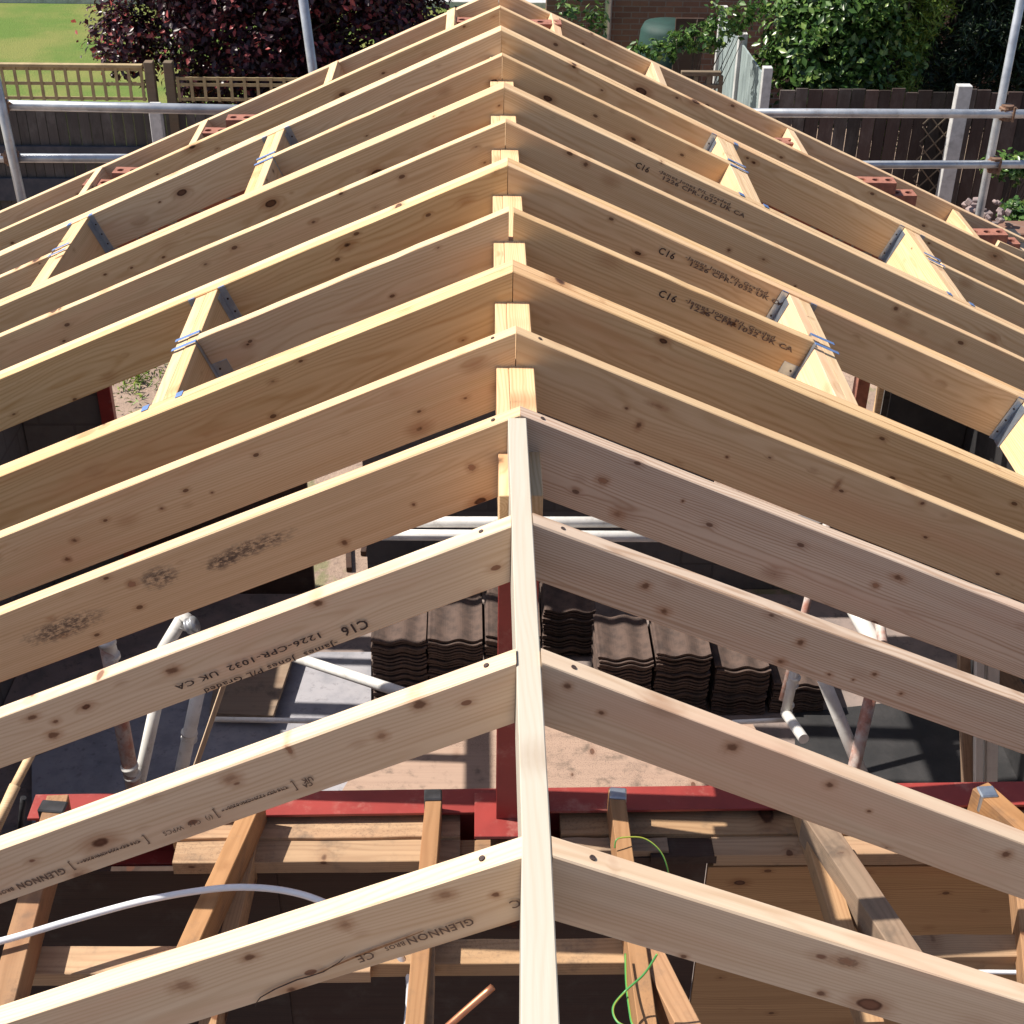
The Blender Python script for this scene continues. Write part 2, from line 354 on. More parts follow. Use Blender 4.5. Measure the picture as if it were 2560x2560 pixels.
def make_rafter(i, side, u0, u1, ply=0, lab=None, plumb=True):
    m, a = slope_frame(i, side)
    # local y points at the camera on the left slope and away on the right one
    t = (ply * T + .0004, (ply + 1) * T) if side < 0 else (-(ply + 1) * T, -ply * T - .0004)
    o = link('rafter', rafter_mesh(u0, u1, a, t, plumb, DN if i <= 3 else D), MATS.get((i, side), random.choice([PINE, PINE, PINE_GOLD])))
    o.matrix_world = m
    sd = 'left' if side < 0 else 'right'
    if lab is None:
        lab = EXTRA.get((i, side)) or f'{sd} rafter of the {ORD[i]} pair from the camera, fresh pine on the ridge beam'
        if i in DBL: lab = f'{"rear" if ply == 0 else "front"} board of the doubled {sd} rafter, {ORD[i]} pair from the camera'
    tag(o, lab, 'rafter', 'pine rafters of the roof'); RAFT[(i, side, ply)] = o
    return o, a
# trimmers: pixel of their upslope top corner at the front face of the far rafter
TRIM = [(8, 6, -1, 410, 'left'), (12, 10, -1, 536, 'left'), (12, 10, -1, 165, 'left'), (8, 6, 1, 1489, 'right'), (8, 6, 1, 1934, 'right'), (12, 10, 1, 1353, 'right'), (12, 10, 1, 1707, 'right')]
TD = []
for far, near, side, px, sd in TRIM:
    m, a = slope_frame(far, side); yf = TAB[far][0] - 2 * T
    # where the column px meets the top edge of that rafter
    best = None
    for k in range(4000):
        u = k * .001; p = m @ Vector((u, 0, 0)); p.y = yf
        d = p - CAM; X = (1280 + FPX * d.dot(RT) / d.dot(FW)) * 1932 / 2560
        if best is None or abs(X - px) < best[0]: best = (abs(X - px), u)
    TD.append((far, near, side, best[1]))
uA, uB, uC, uE, uF, uG, uH_ = [d[3] for d in TD]
for i in range(1, 15):
    for side in (-1, 1):
        a = TAB[i][1] if side < 0 else TAB[i][3]
        u0 = 0.0006
        if i <= 3: u0 = (abs(RBX[0]) if side < 0 else RBX[1]) / math.cos(a) + .001
        if i == 7: u0 = .0035 if side < 0 else .0125
        if i == 5 and side > 0: u0 = .001
        u1 = LEN
        if i == 7: u1 = (uA if side < 0 else uE) - .001
        if i == 11: u1 = (uB if side < 0 else uG) - .001
        for ply in range(2 if i in DBL else 1):
            o, a = make_rafter(i, side, u0, u1, ply)
            if i <= 5 and ply == 0: nail(o, u0 + random.uniform(.06, .075), (T * .5 if side < 0 else -T * .5))
make_rafter(11, -1, uC + 2 * T + .001, LEN, 0, 'left rafter length running down from the trimmer below the small far opening', False)
make_rafter(11, 1, uH_ + 2 * T + .001, LEN, 0, 'right rafter length running down from the trimmer below the small far opening', False)
make_rafter(7, 1, uF + 2 * T + .001, LEN, 0, 'right rafter length running down from the lower trimmer at the frame edge', False)

# stains and large knots that sit at a fixed place on one board
def spots(mat, i, side, items):
    """items: (px, py, half length, half width, kind) on the front face of that rafter"""
    m, a = slope_frame(i, side); inv = m.inverted(); yf = TAB[i][0] - T
    nt_ = mat.node_tree; bs = nt_.nodes['Principled BSDF']; src = bs.inputs['Base Color'].links[0].from_socket
    t = NT.__new__(NT); t.m = mat; t.t = nt_; t.b = bs; co = t.obj(); sx = t.n('ShaderNodeSeparateXYZ'); t.l(co, sx.inputs[0])
    n1 = t.noise(t.vmath('MULTIPLY', co, (60, 60, 130)), 1.0, 5, .75); n2 = t.noise(co, 45, 3, .6); n3 = t.noise(t.vmath('MULTIPLY', co, (40, 160, 160)), 1.0, 3, .6); c = src
    for px, py, hl, hw, kind in items:
        p = inv @ AY(px, py, yf)
        dx = t.math('DIVIDE', t.math('SUBTRACT', sx.outputs[0], p.x), hl); dz = t.math('DIVIDE', t.math('SUBTRACT', sx.outputs[2], p.z), hw)
        d = t.math('SQRT', t.math('ADD', t.math('MULTIPLY', dx, dx), t.math('MULTIPLY', dz, dz)))
        if kind == 'mould':
            f = t.math('MULTIPLY', t.step(t.math('ADD', d, t.math('MULTIPLY', n2, .8)), 1.6, .8), t.step(n1, .38, .58)); c = t.mix(t.math('MULTIPLY', f, .85), c, (.085, .055, .045))
        elif kind == 'smudge':
            f = t.math('MULTIPLY', t.step(t.math('ADD', d, t.math('MULTIPLY', n2, .7)), 1.4, .5), t.step(n1, .3, .5)); c = t.mix(t.math('MULTIPLY', f, .85), c, (.05, .045, .045))
        else:
            d2 = t.math('ADD', d, t.math('ADD', t.math('MULTIPLY', t.math('SUBTRACT', n2, .5), 1.3), t.math('MULTIPLY', t.math('SUBTRACT', n3, .5), .8)))
            halo = t.step(d2, 2.3, .4); c = t.mix(t.math('MULTIPLY', halo, .55), c, (.36, .16, .07))
            core = t.step(d2, .95, .35); c = t.mix(t.math('MULTIPLY', core, .8 if kind != 'soft' else .35), c, (.12, .045, .022) if kind != 'ring' else (.30, .14, .08))
            if kind == 'ring': c = t.mix(t.math('MULTIPLY', t.math('MULTIPLY', core, t.step(d2, .5, .75)), .9), c, (.035, .014, .008))
    t.color(c)
def own(i, side, items):
    o = RAFT[(i, side, 0)]; mt = o.data.materials[0].copy(); o.data.materials[0] = mt; spots(mt, i, side, items)
own(4, -1, [(120, 1185, .13, .035, 'mould'), (300, 1090, .06, .035, 'mould'), (470, 1035, .14, .026, 'mould'), (420, 1062, .05, .02, 'mould'), (248, 1103, .013, .011, 'ring'), (650, 1024, .011, .010, 'knot'), (890, 882, .012, .011, 'ring'), (780, 952, .007, .006, 'knot')])
own(3, -1, [(600, 1140, .014, .010, 'knot'), (402, 1190, .018, .010, 'knot'), (325, 1266, .02, .011, 'knot'), (100, 1388, .018, .012, 'knot'), (105, 1362, .012, .008, 'knot'), (60, 1355, .02, .008, 'knot')])
own(2, -1, [(546, 1415, .006, .014, 'ring'), (790, 1330, .016, .012, 'knot'), (435, 1468, .018, .010, 'soft'), (660, 1535, .02, .012, 'soft'), (150, 1650, .02, .012, 'soft'), (720, 1388, .012, .01, 'soft')])
own(1, -1, [(600, 1662, .03, .008, 'soft'), (935, 1688, .008, .007, 'knot'), (470, 1808, .016, .008, 'knot'), (345, 1862, .02, .012, 'soft'), (840, 1690, .016, .01, 'soft'), (650, 1745, .012, .012, 'soft')])
own(1, 1, [(1120, 1780, .07, .03, 'smudge'), (1600, 1815, .022, .012, 'ring'), (1500, 1892, .016, .010, 'knot'), (1550, 1875, .012, .007, 'knot'), (1290, 1805, .008, .006, 'knot'), (1245, 1820, .006, .005, 'knot')])
own(2, 1, [(1380, 1410, .015, .013, 'knot'), (1565, 1480, .012, .010, 'knot'), (1898, 1612, .014, .012, 'knot'), (1072, 1295, .010, .008, 'knot'), (1135, 1345, .008, .006, 'knot'), (1640, 1530, .006, .005, 'knot')])
own(3, 1, [(1218, 1105, .012, .011, 'knot'), (1252, 1153, .014, .011, 'knot'), (1510, 1213, .012, .010, 'knot'), (1472, 1248, .012, .010, 'knot'), (1565, 1272, .008, .007, 'knot'), (1650, 1272, .008, .007, 'knot'), (1700, 1308, .007, .006, 'knot'), (1610, 1282, .005, .005, 'knot')])
own(4, 1, [(1136, 907, .015, .013, 'ring'), (1650, 1104, .012, .010, 'ring'), (1695, 1090, .022, .010, 'knot'), (1165, 970, .016, .012, 'soft'), (1288, 945, .005, .005, 'knot')])
own(5, 1, [(1205, 802, .010, .014, 'knot'), (1182, 770, .008, .007, 'knot'), (1240, 765, .025, .007, 'soft'), (1372, 862, .006, .005, 'knot'), (1580, 915, .008, .02, 'soft'), (1740, 950, .008, .007, 'knot')])
own(5, -1, [(130, 1056, .006, .006, 'knot'), (140, 1020, .012, .009, 'knot'), (126, 1056, .011, .009, 'knot'), (695, 650, .010, .007, 'knot'), (770, 842, .006, .005, 'knot'), (400, 930, .006, .005, 'knot'), (305, 960, .009, .007, 'knot')])
own(7, 1, [(1195, 535, .012, .018, 'soft'), (1205, 510, .014, .007, 'knot'), (1300, 590, .006, .01, 'soft'), (1150, 480, .006, .005, 'knot')])
own(9, 1, [(1105, 310, .013, .012, 'knot'), (1690, 582, .013, .011, 'knot'), (1375, 472, .011, .009, 'knot'), (1500, 540, .006, .006, 'knot')])

# trimmers (two boards each) and their hangers
def trimmer(far, near, side, u, where):
    m0, a = slope_frame(far, side, 0.0)
    z0 = ((TAB[far][2] + TAB[near][2]) if side < 0 else (TAB[far][4] + TAB[near][4])) / 2; m0.translation.z = z0 + H
    y1 = TAB[far][0] - 2 * T - .001; y0 = TAB[near][0] + .001
    for k in range(2):
        ua = u + k * T
        # own frame: local x along the board (world y)
        L = y1 - y0
        me = box_mesh('trimmer', (0, -T + .0006, -D), (L, 0, -.001 - .0015 * k), .0022)
        o = link('trimmer', me, PINE_GOLD if side < 0 else PINE)
        X = Vector((0, 1, 0)); Z = m0.to_3x3() @ Vector((0, 0, 1)); Y = Z.cross(X)
        org = m0 @ Vector((ua if Y.dot(m0.to_3x3() @ Vector((1, 0, 0))) < 0 else ua + T, 0, 0)); org.y = y0
        mm = Matrix((X, Y, Z)).transposed().to_4x4(); mm.translation = org; o.matrix_world = mm
        tag(o, f'{"upslope" if k == 0 else "downslope"} trimmer board {where}', 'trimmer', 'trimmer boards framing the roof openings')
    def hanger(yface, sgn, lab):
        """hanger holding the trimmer end on the rafter face at y = yface; the rafter lies on the sgn side"""
        e = empty('joist_hanger'); e.matrix_world = m0
        sy = 1 if side > 0 else -1           # local y sign against world y
        def B(bm, u0_, u1_, ya, yb, za, zb): add_box(bm, (u0_, sy * ya, za), (u1_, sy * yb, zb), None, .0005)
        f = yface
        for s_, uu in ((0, u - .003), (1, u + 2 * T + .003)):
            ud = -1 if s_ == 0 else 1
            bm = bmesh.new(); B(bm, min(uu, uu + ud * .028), max(uu, uu + ud * .028), f - sgn * .002, f - sgn * .0005, -D * 1.0, -.001)
            for q in range(4):
                pass
            link('flange', fix(bm, 'flange'), HANG, e)
            bm = bmesh.new(); B(bm, min(uu, uu + ud * .026), max(uu, uu + ud * .026), f - sgn * .002, f + sgn * .032, .0015, .003)
            link('top_tab', fix(bm, 'top_tab'), HANGB, e)
            bm = bmesh.new(); B(bm, min(uu, uu - ud * .0012), max(uu, uu - ud * .0012), f - sgn * .002, f - sgn * .055, -D - .002, -.018 - .5 * D * 0)
            link('cheek', fix(bm, 'cheek'), HANG, e)
            for q in range(3):
                bm = bmesh.new(); bmesh.ops.create_cone(bm, cap_ends=True, segments=8, radius1=.0042, radius2=.0042, depth=.004, matrix=Matrix.Translation((uu + ud * .014, sy * (f - sgn * .0025), -D * (.25 + .28 * q))) @ Matrix.Rotation(math.pi / 2, 4, 'X'))
                link('nail_head', finish(bm, 'nail_head'), INK, e)
        bm = bmesh.new(); B(bm, u - .003, u + 2 * T + .003, f - sgn * .002, f - sgn * .055, -D - .004, -D - .002); link('seat', fix(bm, 'seat'), HANG, e)
        tag(e, lab, 'joist hanger', 'steel hangers on the trimmers')
    hanger(y1, 1, f'hanger at far end of trimmer {where}')
    hanger(y0, -1, f'hanger at near end of trimmer {where}')
def fix(bm, name): bmesh.ops.recalc_face_normals(bm, faces=bm.faces); return finish(bm, name)
def mid_hanger(i, side, u, up, where):
    """hanger of the cut rafter i on the trimmer; up: rafter is on the upslope side"""
    m0, a = slope_frame(i, side, 0.0); e = empty('joist_hanger'); e.matrix_world = m0; sy = 1 if side > 0 else -1
    yb = TAB[i][0]; ya = yb - T
    def B(name, mat, a_, b_):
        bm = bmesh.new(); add_box(bm, (a_[0], sy * a_[1], a_[2]), (b_[0], sy * b_[1], b_[2]), None, .0005); link(name, fix(bm, name), mat, e)
    uf = u if up else u + 2 * T; d = -1 if up else 1
    for s_, yy in ((-1, ya), (1, yb)):
        B('strap', HANGB, (u - .002, yy + s_ * .004, .003), (u + 2 * T + .001, yy + s_ * .024, .0045))
        B('flange', HANG, (uf + d * .0005, yy + s_ * .004, -D + .01), (uf + d * .002, yy + s_ * .026, .003))
        B('cheek', HANG, (uf + d * .001, yy + s_ * .0006, -D), (uf + d * .06, yy + s_ * .002, -D * .52))
        for q in range(2):
            bm = bmesh.new(); bmesh.ops.create_cone(bm, cap_ends=True, segments=8, radius1=.004, radius2=.004, depth=.003, matrix=Matrix.Translation((uf + d * (.02 + .022 * q), sy * (yy + s_ * .003), -D * (.65 + .15 * q))) @ Matrix.Rotation(math.pi / 2, 4, 'X'))
            link('nail_head', finish(bm, 'nail_head'), INK, e)
    tag(e, f'hanger strapped mid trimmer {where}', 'joist hanger', 'steel hangers on the trimmers')
WH = ['above the large opening on the left slope', 'above the small far opening on the left slope', 'below the small far opening on the left slope',
      'above the large opening on the right slope', 'below the large opening, at the right frame edge', 'above the small far opening on the right slope', 'below the small far opening on the right slope']
for (far, near, side, u), wh in zip(TD, WH):
    trimmer(far, near, side, u, wh)
mid_hanger(7, -1, uA, True, WH[0]); mid_hanger(11, -1, uB, True, WH[1]); mid_hanger(11, -1, uC, False, WH[2])
mid_hanger(7, 1, uE, True, WH[3]); mid_hanger(11, 1, uG, True, WH[5]); mid_hanger(11, 1, uH_, False, WH[6]); mid_hanger(7, 1, uF, False, WH[4])

# ladder noggins between the last two rafters
def u_at(i, side, px, y):
    m, a = slope_frame(i, side); best = None
    for k in range(3700):
        p = m @ Vector((k * .001, 0, 0)); p.y = y; d = p - CAM; X = (1280 + FPX * d.dot(RT) / d.dot(FW)) * 1932 / 2560
        if best is None or abs(X - px) < best[0]: best = (abs(X - px), k * .001)
    return best[1]
NOG = [(-1, 858), (-1, 637), (-1, 392), (-1, 192), (1, 1040), (1, 1231), (1, 1488), (1, 1802)]
cnt = {-1: 0, 1: 0}
for side, px in NOG:
    y1 = TAB[14][0] - T - .001; y0 = TAB[13][0] + .001; u = u_at(14, side, px, y1); cnt[side] += 1
    m, a = slope_frame(13, side, 0); X = Vector((0, 1, 0)); Z = m.to_3x3() @ Vector((0, 0, 1)); Y = Z.cross(X)
    org = m @ Vector((u + (0 if side > 0 else T), 0, 0)) if Y.dot(m.to_3x3() @ Vector((1, 0, 0))) > 0 else m @ Vector((u + T, 0, 0))
    ylo, yhi = (0, T)
    org = m @ Vector((u, 0, 0))
    if Y.dot(m.to_3x3() @ Vector((1, 0, 0))) < 0: ylo, yhi = -T, 0
    o = link('noggin', box_mesh('noggin', (0, ylo, -.10), (y1 - y0, yhi, -.002), .002), PINE)
    org.y = y0; mm = Matrix((X, Y, Z)).transposed().to_4x4(); mm.translation = org; o.matrix_world = mm
    tag(o, f'{ORD[cnt[side]]} short noggin down from the apex on the {"left" if side < 0 else "right"} side of the gable ladder', 'noggin', 'noggins of the gable ladder')

# ridge board and ridge beam
bm = bmesh.new(); secs = []
RB_ = [(-.9, -.046, .012), (-.362, -.042, .0128), (0, -.0315, .0157), (.478, -.0305, .0158), (.97, -.0305, .0156), (1.396, -.0305, .0152)]
for y, x0, x1 in RB_:
    e = .002; zt = -.010
    secs.append([bm.verts.new((y, -a_, b_)) for a_, b_ in ((x0 + e, zt), (x1 - e, zt), (x1, zt - e), (x1, zt - .165), (x0, zt - .165), (x0, zt - e))])
for k in range(len(secs) - 1):
    for q in range(6): bm.faces.new((secs[k][q], secs[k][(q + 1) % 6], secs[k + 1][(q + 1) % 6], secs[k + 1][q]))
bm.faces.new(secs[0]); bm.faces.new(secs[-1][::-1])
rb = link('ridge_board', fix(bm, 'ridge_board'), wood('ridge_pine', (.50, .46, .385), (.42, .365, .27), knots=.35, ringc=.25, pink=.12)); rb.location = (0, 0, H); rb.rotation_euler = (0, 0, math.pi / 2)
tag(rb, 'long pale ridge board running towards the camera between the nearest rafters', 'ridge board')
bt = -.108
beam = empty('ridge_beam', (0, 1.193, H + bt))
bmz = link('lamination', box_mesh('lamination', (0, -.0515, -.19), (4.97, .018, 0), .002), PINE_GOLD, beam); bmz.rotation_euler = (0, 0, math.pi / 2)
bmz2 = link('lamination', box_mesh('lamination', (0.001, .0185, -.19), (4.97, .0535, -.0012), .002), PINE_GOLD, beam); bmz2.rotation_euler = (0, 0, math.pi / 2)
tag(beam, 'thick laminated ridge beam under the rafters, its near end over the red post', 'beam')
# mirror so that the lamination joint lies on the right
# ------------------------------------------------------------------ red steelwork
yP = 1.205
pa = AZ(895, 1578, -1.19); pb = AZ(980, 1495, -1.19); post = empty('steel_post', (-.02, yP + .04, H - 1.202))
print('plate', pa, pb)
bm = bmesh.new()
# H section post: two flanges across y and a web
x0p, x1p = -.052, .048
add_box(bm, (x0p + .02, -.035, .012), (x1p + .02, -.029, 1.19 + bt - .19 - .012), None, .0008)
add_box(bm, (x0p + .02, .045, .012), (x1p + .02, .051, 1.19 + bt - .19 - .012), None, .0008)
add_box(bm, (.015, -.0288, .012), (.021, .0448, 1.19 + bt - .19 - .012), None, .0008)
link('shaft', fix(bm, 'shaft'), RED, post)
bm = bmesh.new(); add_box(bm, (pa.x + .02, pa.y - post.location.y, 0), (.115, pb.y - post.location.y, .012), None, .0015)
link('base_plate', fix(bm, 'base_plate'), RED, post)
bm = bmesh.new(); add_box(bm, (-.055, -.05, 1.19 + bt - .19 - .012), (.085, .11, 1.19 + bt - .19), None, .001)
link('cap_plate', fix(bm, 'cap_plate'), RED, post)
tag(post, 'dark red steel post standing on its plate under the ridge beam end', 'steel post')
mb = Matrix.Translation((-1.368, 1.279, 0)) @ Matrix.Rotation(math.atan2(.040, 2.83), 4, 'Z'); bm = bmesh.new(); hw = .0475
add_box(bm, (0, -hw, H - 1.212), (4.3, hw, H - 1.2025), mb, .001)
add_box(bm, (0, -hw, H - 1.40), (4.3, hw, H - 1.39), mb, .001)
add_box(bm, (.001, .004, H - 1.389), (4.299, .012, H - 1.213), mb, 0)
o = link('steel_beam', fix(bm, 'steel_beam'), RED); tag(o, 'long red steel beam lying crosswise under the red post', 'steel beam')

# ------------------------------------------------------------------ timbers given by the two ends of their top centre line
def timber(P0, P1, wd, dp, mat, name, label, cat, group=None, bev=.002, roll=0.0, wear=.0):
    m, L = frame(P0, P1)
    bm = bmesh.new(); n = 6; secs = []
    for k in range(n + 1):
        f = k / n; e = bev
        j = [random.uniform(-wear, wear) for _ in range(4)]
        w2 = wd / 2
        secs.append([bm.verts.new((L * f, yy, zz)) for yy, zz in ((-w2 + e + j[0], 0), (w2 - e + j[1], 0), (w2 + j[1], -e), (w2 + j[2], -dp + e), (w2 - e, -dp), (-w2 + e, -dp), (-w2 + j[3], -dp + e), (-w2 + j[0], -e))])
    for k in range(n):
        for q in range(8): bm.faces.new((secs[k][q], secs[k][(q + 1) % 8], secs[k + 1][(q + 1) % 8], secs[k + 1][q]))
    bm.faces.new(secs[0][::-1]); bm.faces.new(secs[-1])
    o = link(name, fix(bm, name), mat); o.matrix_world = m @ Matrix.Rotation(roll, 4, 'X'); tag(o, label, cat, group); return o
zj = -1.13
def ext(P, Q, e): return Q + (Q - P).normalized() * e
GJ = 'old joists below the rafters'
J = [((819, 1490), (783, 1932), .045, .10, OLD, 'straight orange joist left of the ridge board, black cap on its far end', 0, .5, zj),
     ((108, 1500), (4, 1885), .06, .10, OLD, 'orange joist nearest the left frame edge, black cap on its far end', 0, .3, zj),
     ((482, 1500), (350, 1790), .05, .10, OLD, 'leaning orange joist crossed by the white pipe', 0, .35, zj),
     ((478, 1560), (430, 1765), .042, .10, PLANK, 'lower joist just right of the leaning joist, pipe shadow on it', 0, .3, zj - .10),
     ((808, 1800), (805, 1932), .03, .08, PLANK, 'thin batten beside the straight joist below the nearest left rafter', .2, .3, zj - .06),
     ((1163, 1487), (1222, 1932), .045, .10, OLD, 'orange joist right of the ridge board, silver cap on its far end', 0, .5, zj),
     ((1262, 1858), (1300, 1932), .06, .10, OLD, 'orange joist end below the nearest right rafter', .25, .4, zj - .02),
     ((1515, 1500), (1590, 1742), .055, .06, PLANK, 'cracked timber with a white edge leaning in front of the plywood', 0, .3, zj - .04),
     ((1552, 1556), (1700, 1775), .07, .10, GREYWOOD, 'heavy weathered timber slanting across the plywood on the right', .05, .2, zj + .02),
     ((1850, 1482), (1925, 1548), .06, .10, OLD, 'orange joist end on the red beam near the right frame edge', 0, .35, zj),
     ((1932, 1655), (1945, 1770), .05, .08, OLD, 'joist standing at the right frame edge beside the plywood', .1, .2, zj - .05)]
for (a_, b_, wd, dp, mat, lab, e0, e1, z) in J:
    P = AZ(a_[0], a_[1], z); Q = AZ(b_[0], b_[1], z)
    timber(ext(Q, P, e0), ext(P, Q, e1), wd, dp, mat, 'joist', lab, 'joist', GJ, wear=.0015)
def strip(pL, pR, wd, dp, z, mat, label, name='plank'):
    P = AZ(pL[0], pL[1], z); Q = AZ(pR[0], pR[1], z)
    return timber(P, Q, wd, dp, mat, name, label, 'plank', 'reused planks laid crosswise', wear=.002)
zp = -1.235
strip((330, 1560), (868, 1556), .088, .045, zp, PLANK, 'old grey plank against the red beam, left of the post')
strip((330, 1606), (868, 1601), .088, .045, zp - .012, PLANK, 'second old plank in front, left of the post')
strip((1057, 1552), (1960, 1548), .09, .045, zp, PLANK, 'sunlit plank against the red beam, right of the post')
strip((1345, 1594), (2010, 1590), .075, .045, zp - .012, PLANK, 'shorter sunlit plank above the plywood on the right')
strip((860, 1604), (1230, 1596), .08, .05, zp - .03, OLD, 'orange plank edge below the base plate of the red post')
strip((1060, 1592), (1260, 1592), .05, .03, zp - .006, GREYWOOD, 'grey plank end in shade right of the ridge board')
strip((1225, 1596), (1348, 1594), .085, .03, zp - .016, DARK_SHADE_WOOD, 'dark filler piece between two planks right of the ridge board')
strip((15, 1812), (700, 1806), .088, .045, zp, PLANK, 'low dusty plank at lower left under the nearest left rafter')
strip((640, 1796), (1180, 1792), .078, .05, zp, PLANK, 'low plank crossing under the ridge board')
strip((1690, 1785), (2030, 1782), .075, .05, zp, PLANK, 'low plank at lower right beyond the nearest rafter')
# plywood and boarding with deep shade in its colour, standing behind the planks
px_ = AY(1338, 1650, 1.102).x
def stand(x0, x1, mat, label, z0, z1, y0=1.125, name='plywood_sheet'):
    o = link(name, box_mesh(name, (0, 0, 0), (x1 - x0, .018, z1 - z0), .001), mat); o.location = (x0, y0, H + z0); tag(o, label, 'board', 'boards standing under the planks'); return o
stand(px_, 2.6, PLY, 'knotty plywood sheet with swirling grain at lower right', -3.0, zp - .062)
stand(px_ - 1.22, px_ - .004, DARK_SHADE_WOOD, 'boarding with deep shade in its colour right of the ridge board', -3.0, zp - .030, 1.132)
stand(px_ - 2.44, px_ - 1.21, DARK_SHADE_WOOD, 'shade-coloured boarding behind the white pipe', -3.0, zp - .062, 1.122)
stand(px_ - 3.4, px_ - 2.43, DARK_SHADE_WOOD, 'shade-coloured boarding at the lower left frame edge', -3.0, zp - .062, 1.125)
# caps on joist ends
def cap(px, py, mat, lab, w_=.062):
    P = AZ(px, py, zj + .002); bm = bmesh.new(); add_box(bm, (-w_ / 2, -.022, -.06), (w_ / 2, .022, .005), None, .004)
    o = link('end_cap', fix(bm, 'end_cap'), mat); o.location = P; o.rotation_euler = (0, 0, random.uniform(-.15, .15)); tag(o, lab, 'cap', 'caps on the joist ends')
cap(817, 1500, BLACKP, 'black cap on the straight joist left of the ridge board', .05)
cap(100, 1522, BLACKP, 'black cap on the joist at the left frame edge', .075)
cap(1166, 1497, HANG, 'silver cap on the joist right of the ridge board', .048)
cap(1863, 1494, HANG, 'silver cap on the joist at the right frame edge', .05)

# pipes and cables
def curve_tube(pts, r, mat, name, label, cat, group=None, seg=12, sub=8):
    P = [Vector(p) for p in pts]; Q = []
    for i in range(len(P) - 1):
        p0 = P[max(i - 1, 0)]; p1 = P[i]; p2_ = P[i + 1]; p3 = P[min(i + 2, len(P) - 1)]
        for k in range(sub):
            t = k / sub; Q.append(.5 * ((2 * p1) + (-p0 + p2_) * t + (2 * p0 - 5 * p1 + 4 * p2_ - p3) * t * t + (-p0 + 3 * p1 - 3 * p2_ + p3) * t ** 3))
    Q.append(P[-1]); o = link(name, tube_mesh(name, Q, r, seg), mat); tag(o, label, cat, group); return o
zw = -1.10
curve_tube([AZ(-160, 1812, zw), AZ(0, 1776, zw), AZ(140, 1735, zw), AZ(270, 1700, zw), AZ(380, 1680, zw), AZ(460, 1674, zw), AZ(540, 1681, zw - .01), AZ(610, 1702, zw - .02), AZ(690, 1745, zw - .06), AZ(750, 1800, zw - .12), AZ(772, 1850, zw - .2), AZ(765, 1960, zw - .35)], .0088, WHITEP, 'water_pipe', 'white plastic pipe arching over the joists at lower left', 'pipe')
curve_tube([AZ(930, 1862, -1.0), AZ(895, 1892, -1.03), AZ(850, 1932, -1.07), AZ(780, 1995, -1.15)], .0085, COPPER, 'copper_pipe', 'short copper pipe pointing up left of the ridge board', 'pipe', seg=14, sub=2)
curve_tube([AZ(1730, 1829, -1.5), AZ(1830, 1833, -1.5), AZ(1990, 1835, -1.5)], .006, WHITEP, 'thin_pipe', 'thin white pipe at the lower right corner', 'pipe')
curve_tube([AZ(1160, 1600, -1.12), AZ(1163, 1585, -1.1), AZ(1178, 1580, -1.1), AZ(1215, 1582, -1.12), AZ(1245, 1605, -1.15), AZ(1260, 1640, -1.2), AZ(1265, 1690, -1.3)], .0022, CABLE, 'earth_cable', 'thin green cable loop behind the nearest right rafter', 'cable', 'green and yellow cables', 8)
curve_tube([AZ(1240, 1800, -.95), AZ(1215, 1838, -1.0), AZ(1180, 1870, -1.05), AZ(1157, 1900, -1.05), AZ(1165, 1928, -1.05), AZ(1195, 1940, -1.05), AZ(1190, 1922, -1.05), AZ(1182, 1860, -1.08), AZ(1180, 1800, -1.1)], .0028, CABLE, 'earth_cable', 'green and yellow cable looping below the nearest right rafter', 'cable', 'green and yellow cables', 8)

# ------------------------------------------------------------------ stamps on the rafters
def text_mesh(s, size, bold=0.0):
    cu = bpy.data.curves.new('t', 'FONT'); cu.body = s; cu.size = size; cu.align_x = 'LEFT'; cu.resolution_u = 2; cu.offset = bold
    cu.space_character = 1.12
    ob = bpy.data.objects.new('t', cu); C.objects.link(ob)
    dg = bpy.context.evaluated_depsgraph_get(); me = bpy.data.meshes.new_from_object(ob.evaluated_get(dg))
    bpy.data.objects.remove(ob); return me
def stamp(i, side, px, py, s, size, flip=False, mat=INK, bold=.0006, ply=None, tilt=0.0, squash=1.0):
    ply = (1 if i in DBL else 0) if ply is None else ply
    par = RAFT[(i, side, ply)]; yf = TAB[i][0] - (ply + 1) * T
    p = par.matrix_world.inverted() @ AY(px, py, yf)
    me = text_mesh(s, size, bold); me.materials.clear(); me.materials.append(mat)
    o = link('stamp', me, None, par)
    if side < 0:
        X, Y = (Vector((1, 0, 0)), Vector((0, 0, -1))) if flip else (Vector((-1, 0, 0)), Vector((0, 0, 1)))
        n = Vector((0, 1, 0)); off = (ply + 1) * T + .0042
    else:
        X, Y = (Vector((1, 0, 0)), Vector((0, 0, 1))); n = Vector((0, -1, 0)); off = -(ply + 1) * T - .0042
    mm = Matrix((X, Y, n)).transposed().to_4x4(); mm.translation = Vector((p.x, off, p.z))
    o.matrix_local = mm @ Matrix.Rotation(tilt, 4, 'Z') @ Matrix.Scale(squash, 4, (1, 0, 0)); return o
stamp(3, -1, 690, 1166, 'C16', .036, True, bold=.0008)
stamp(3, -1, 636, 1206, '-James  Jones P/L Graded', .0195, True, bold=.0003, squash=1.55)
stamp(3, -1, 606, 1190, '1226-CPR-1032  UK CA', .0215, True, bold=.0004, squash=1.6)
for i, x, y, sz in ((10, 1197, 300, .036), (8, 1240, 462, .037), (7, 1240, 543, .037)):
    sc = 1.0
    stamp(i, 1, x, y + 14, 'C16', sz, bold=.0006)
    stamp(i, 1, x + (52 if i != 10 else 45), y + 24, '-James Jones P/L Graded', .018, mat=INKF, bold=.0003, squash=1.75)
    stamp(i, 1, x + (58 if i != 10 else 50), y + 37, '1226 CPR-1032 UK CA', .024, mat=INKF, bold=.0006, squash=1.6)
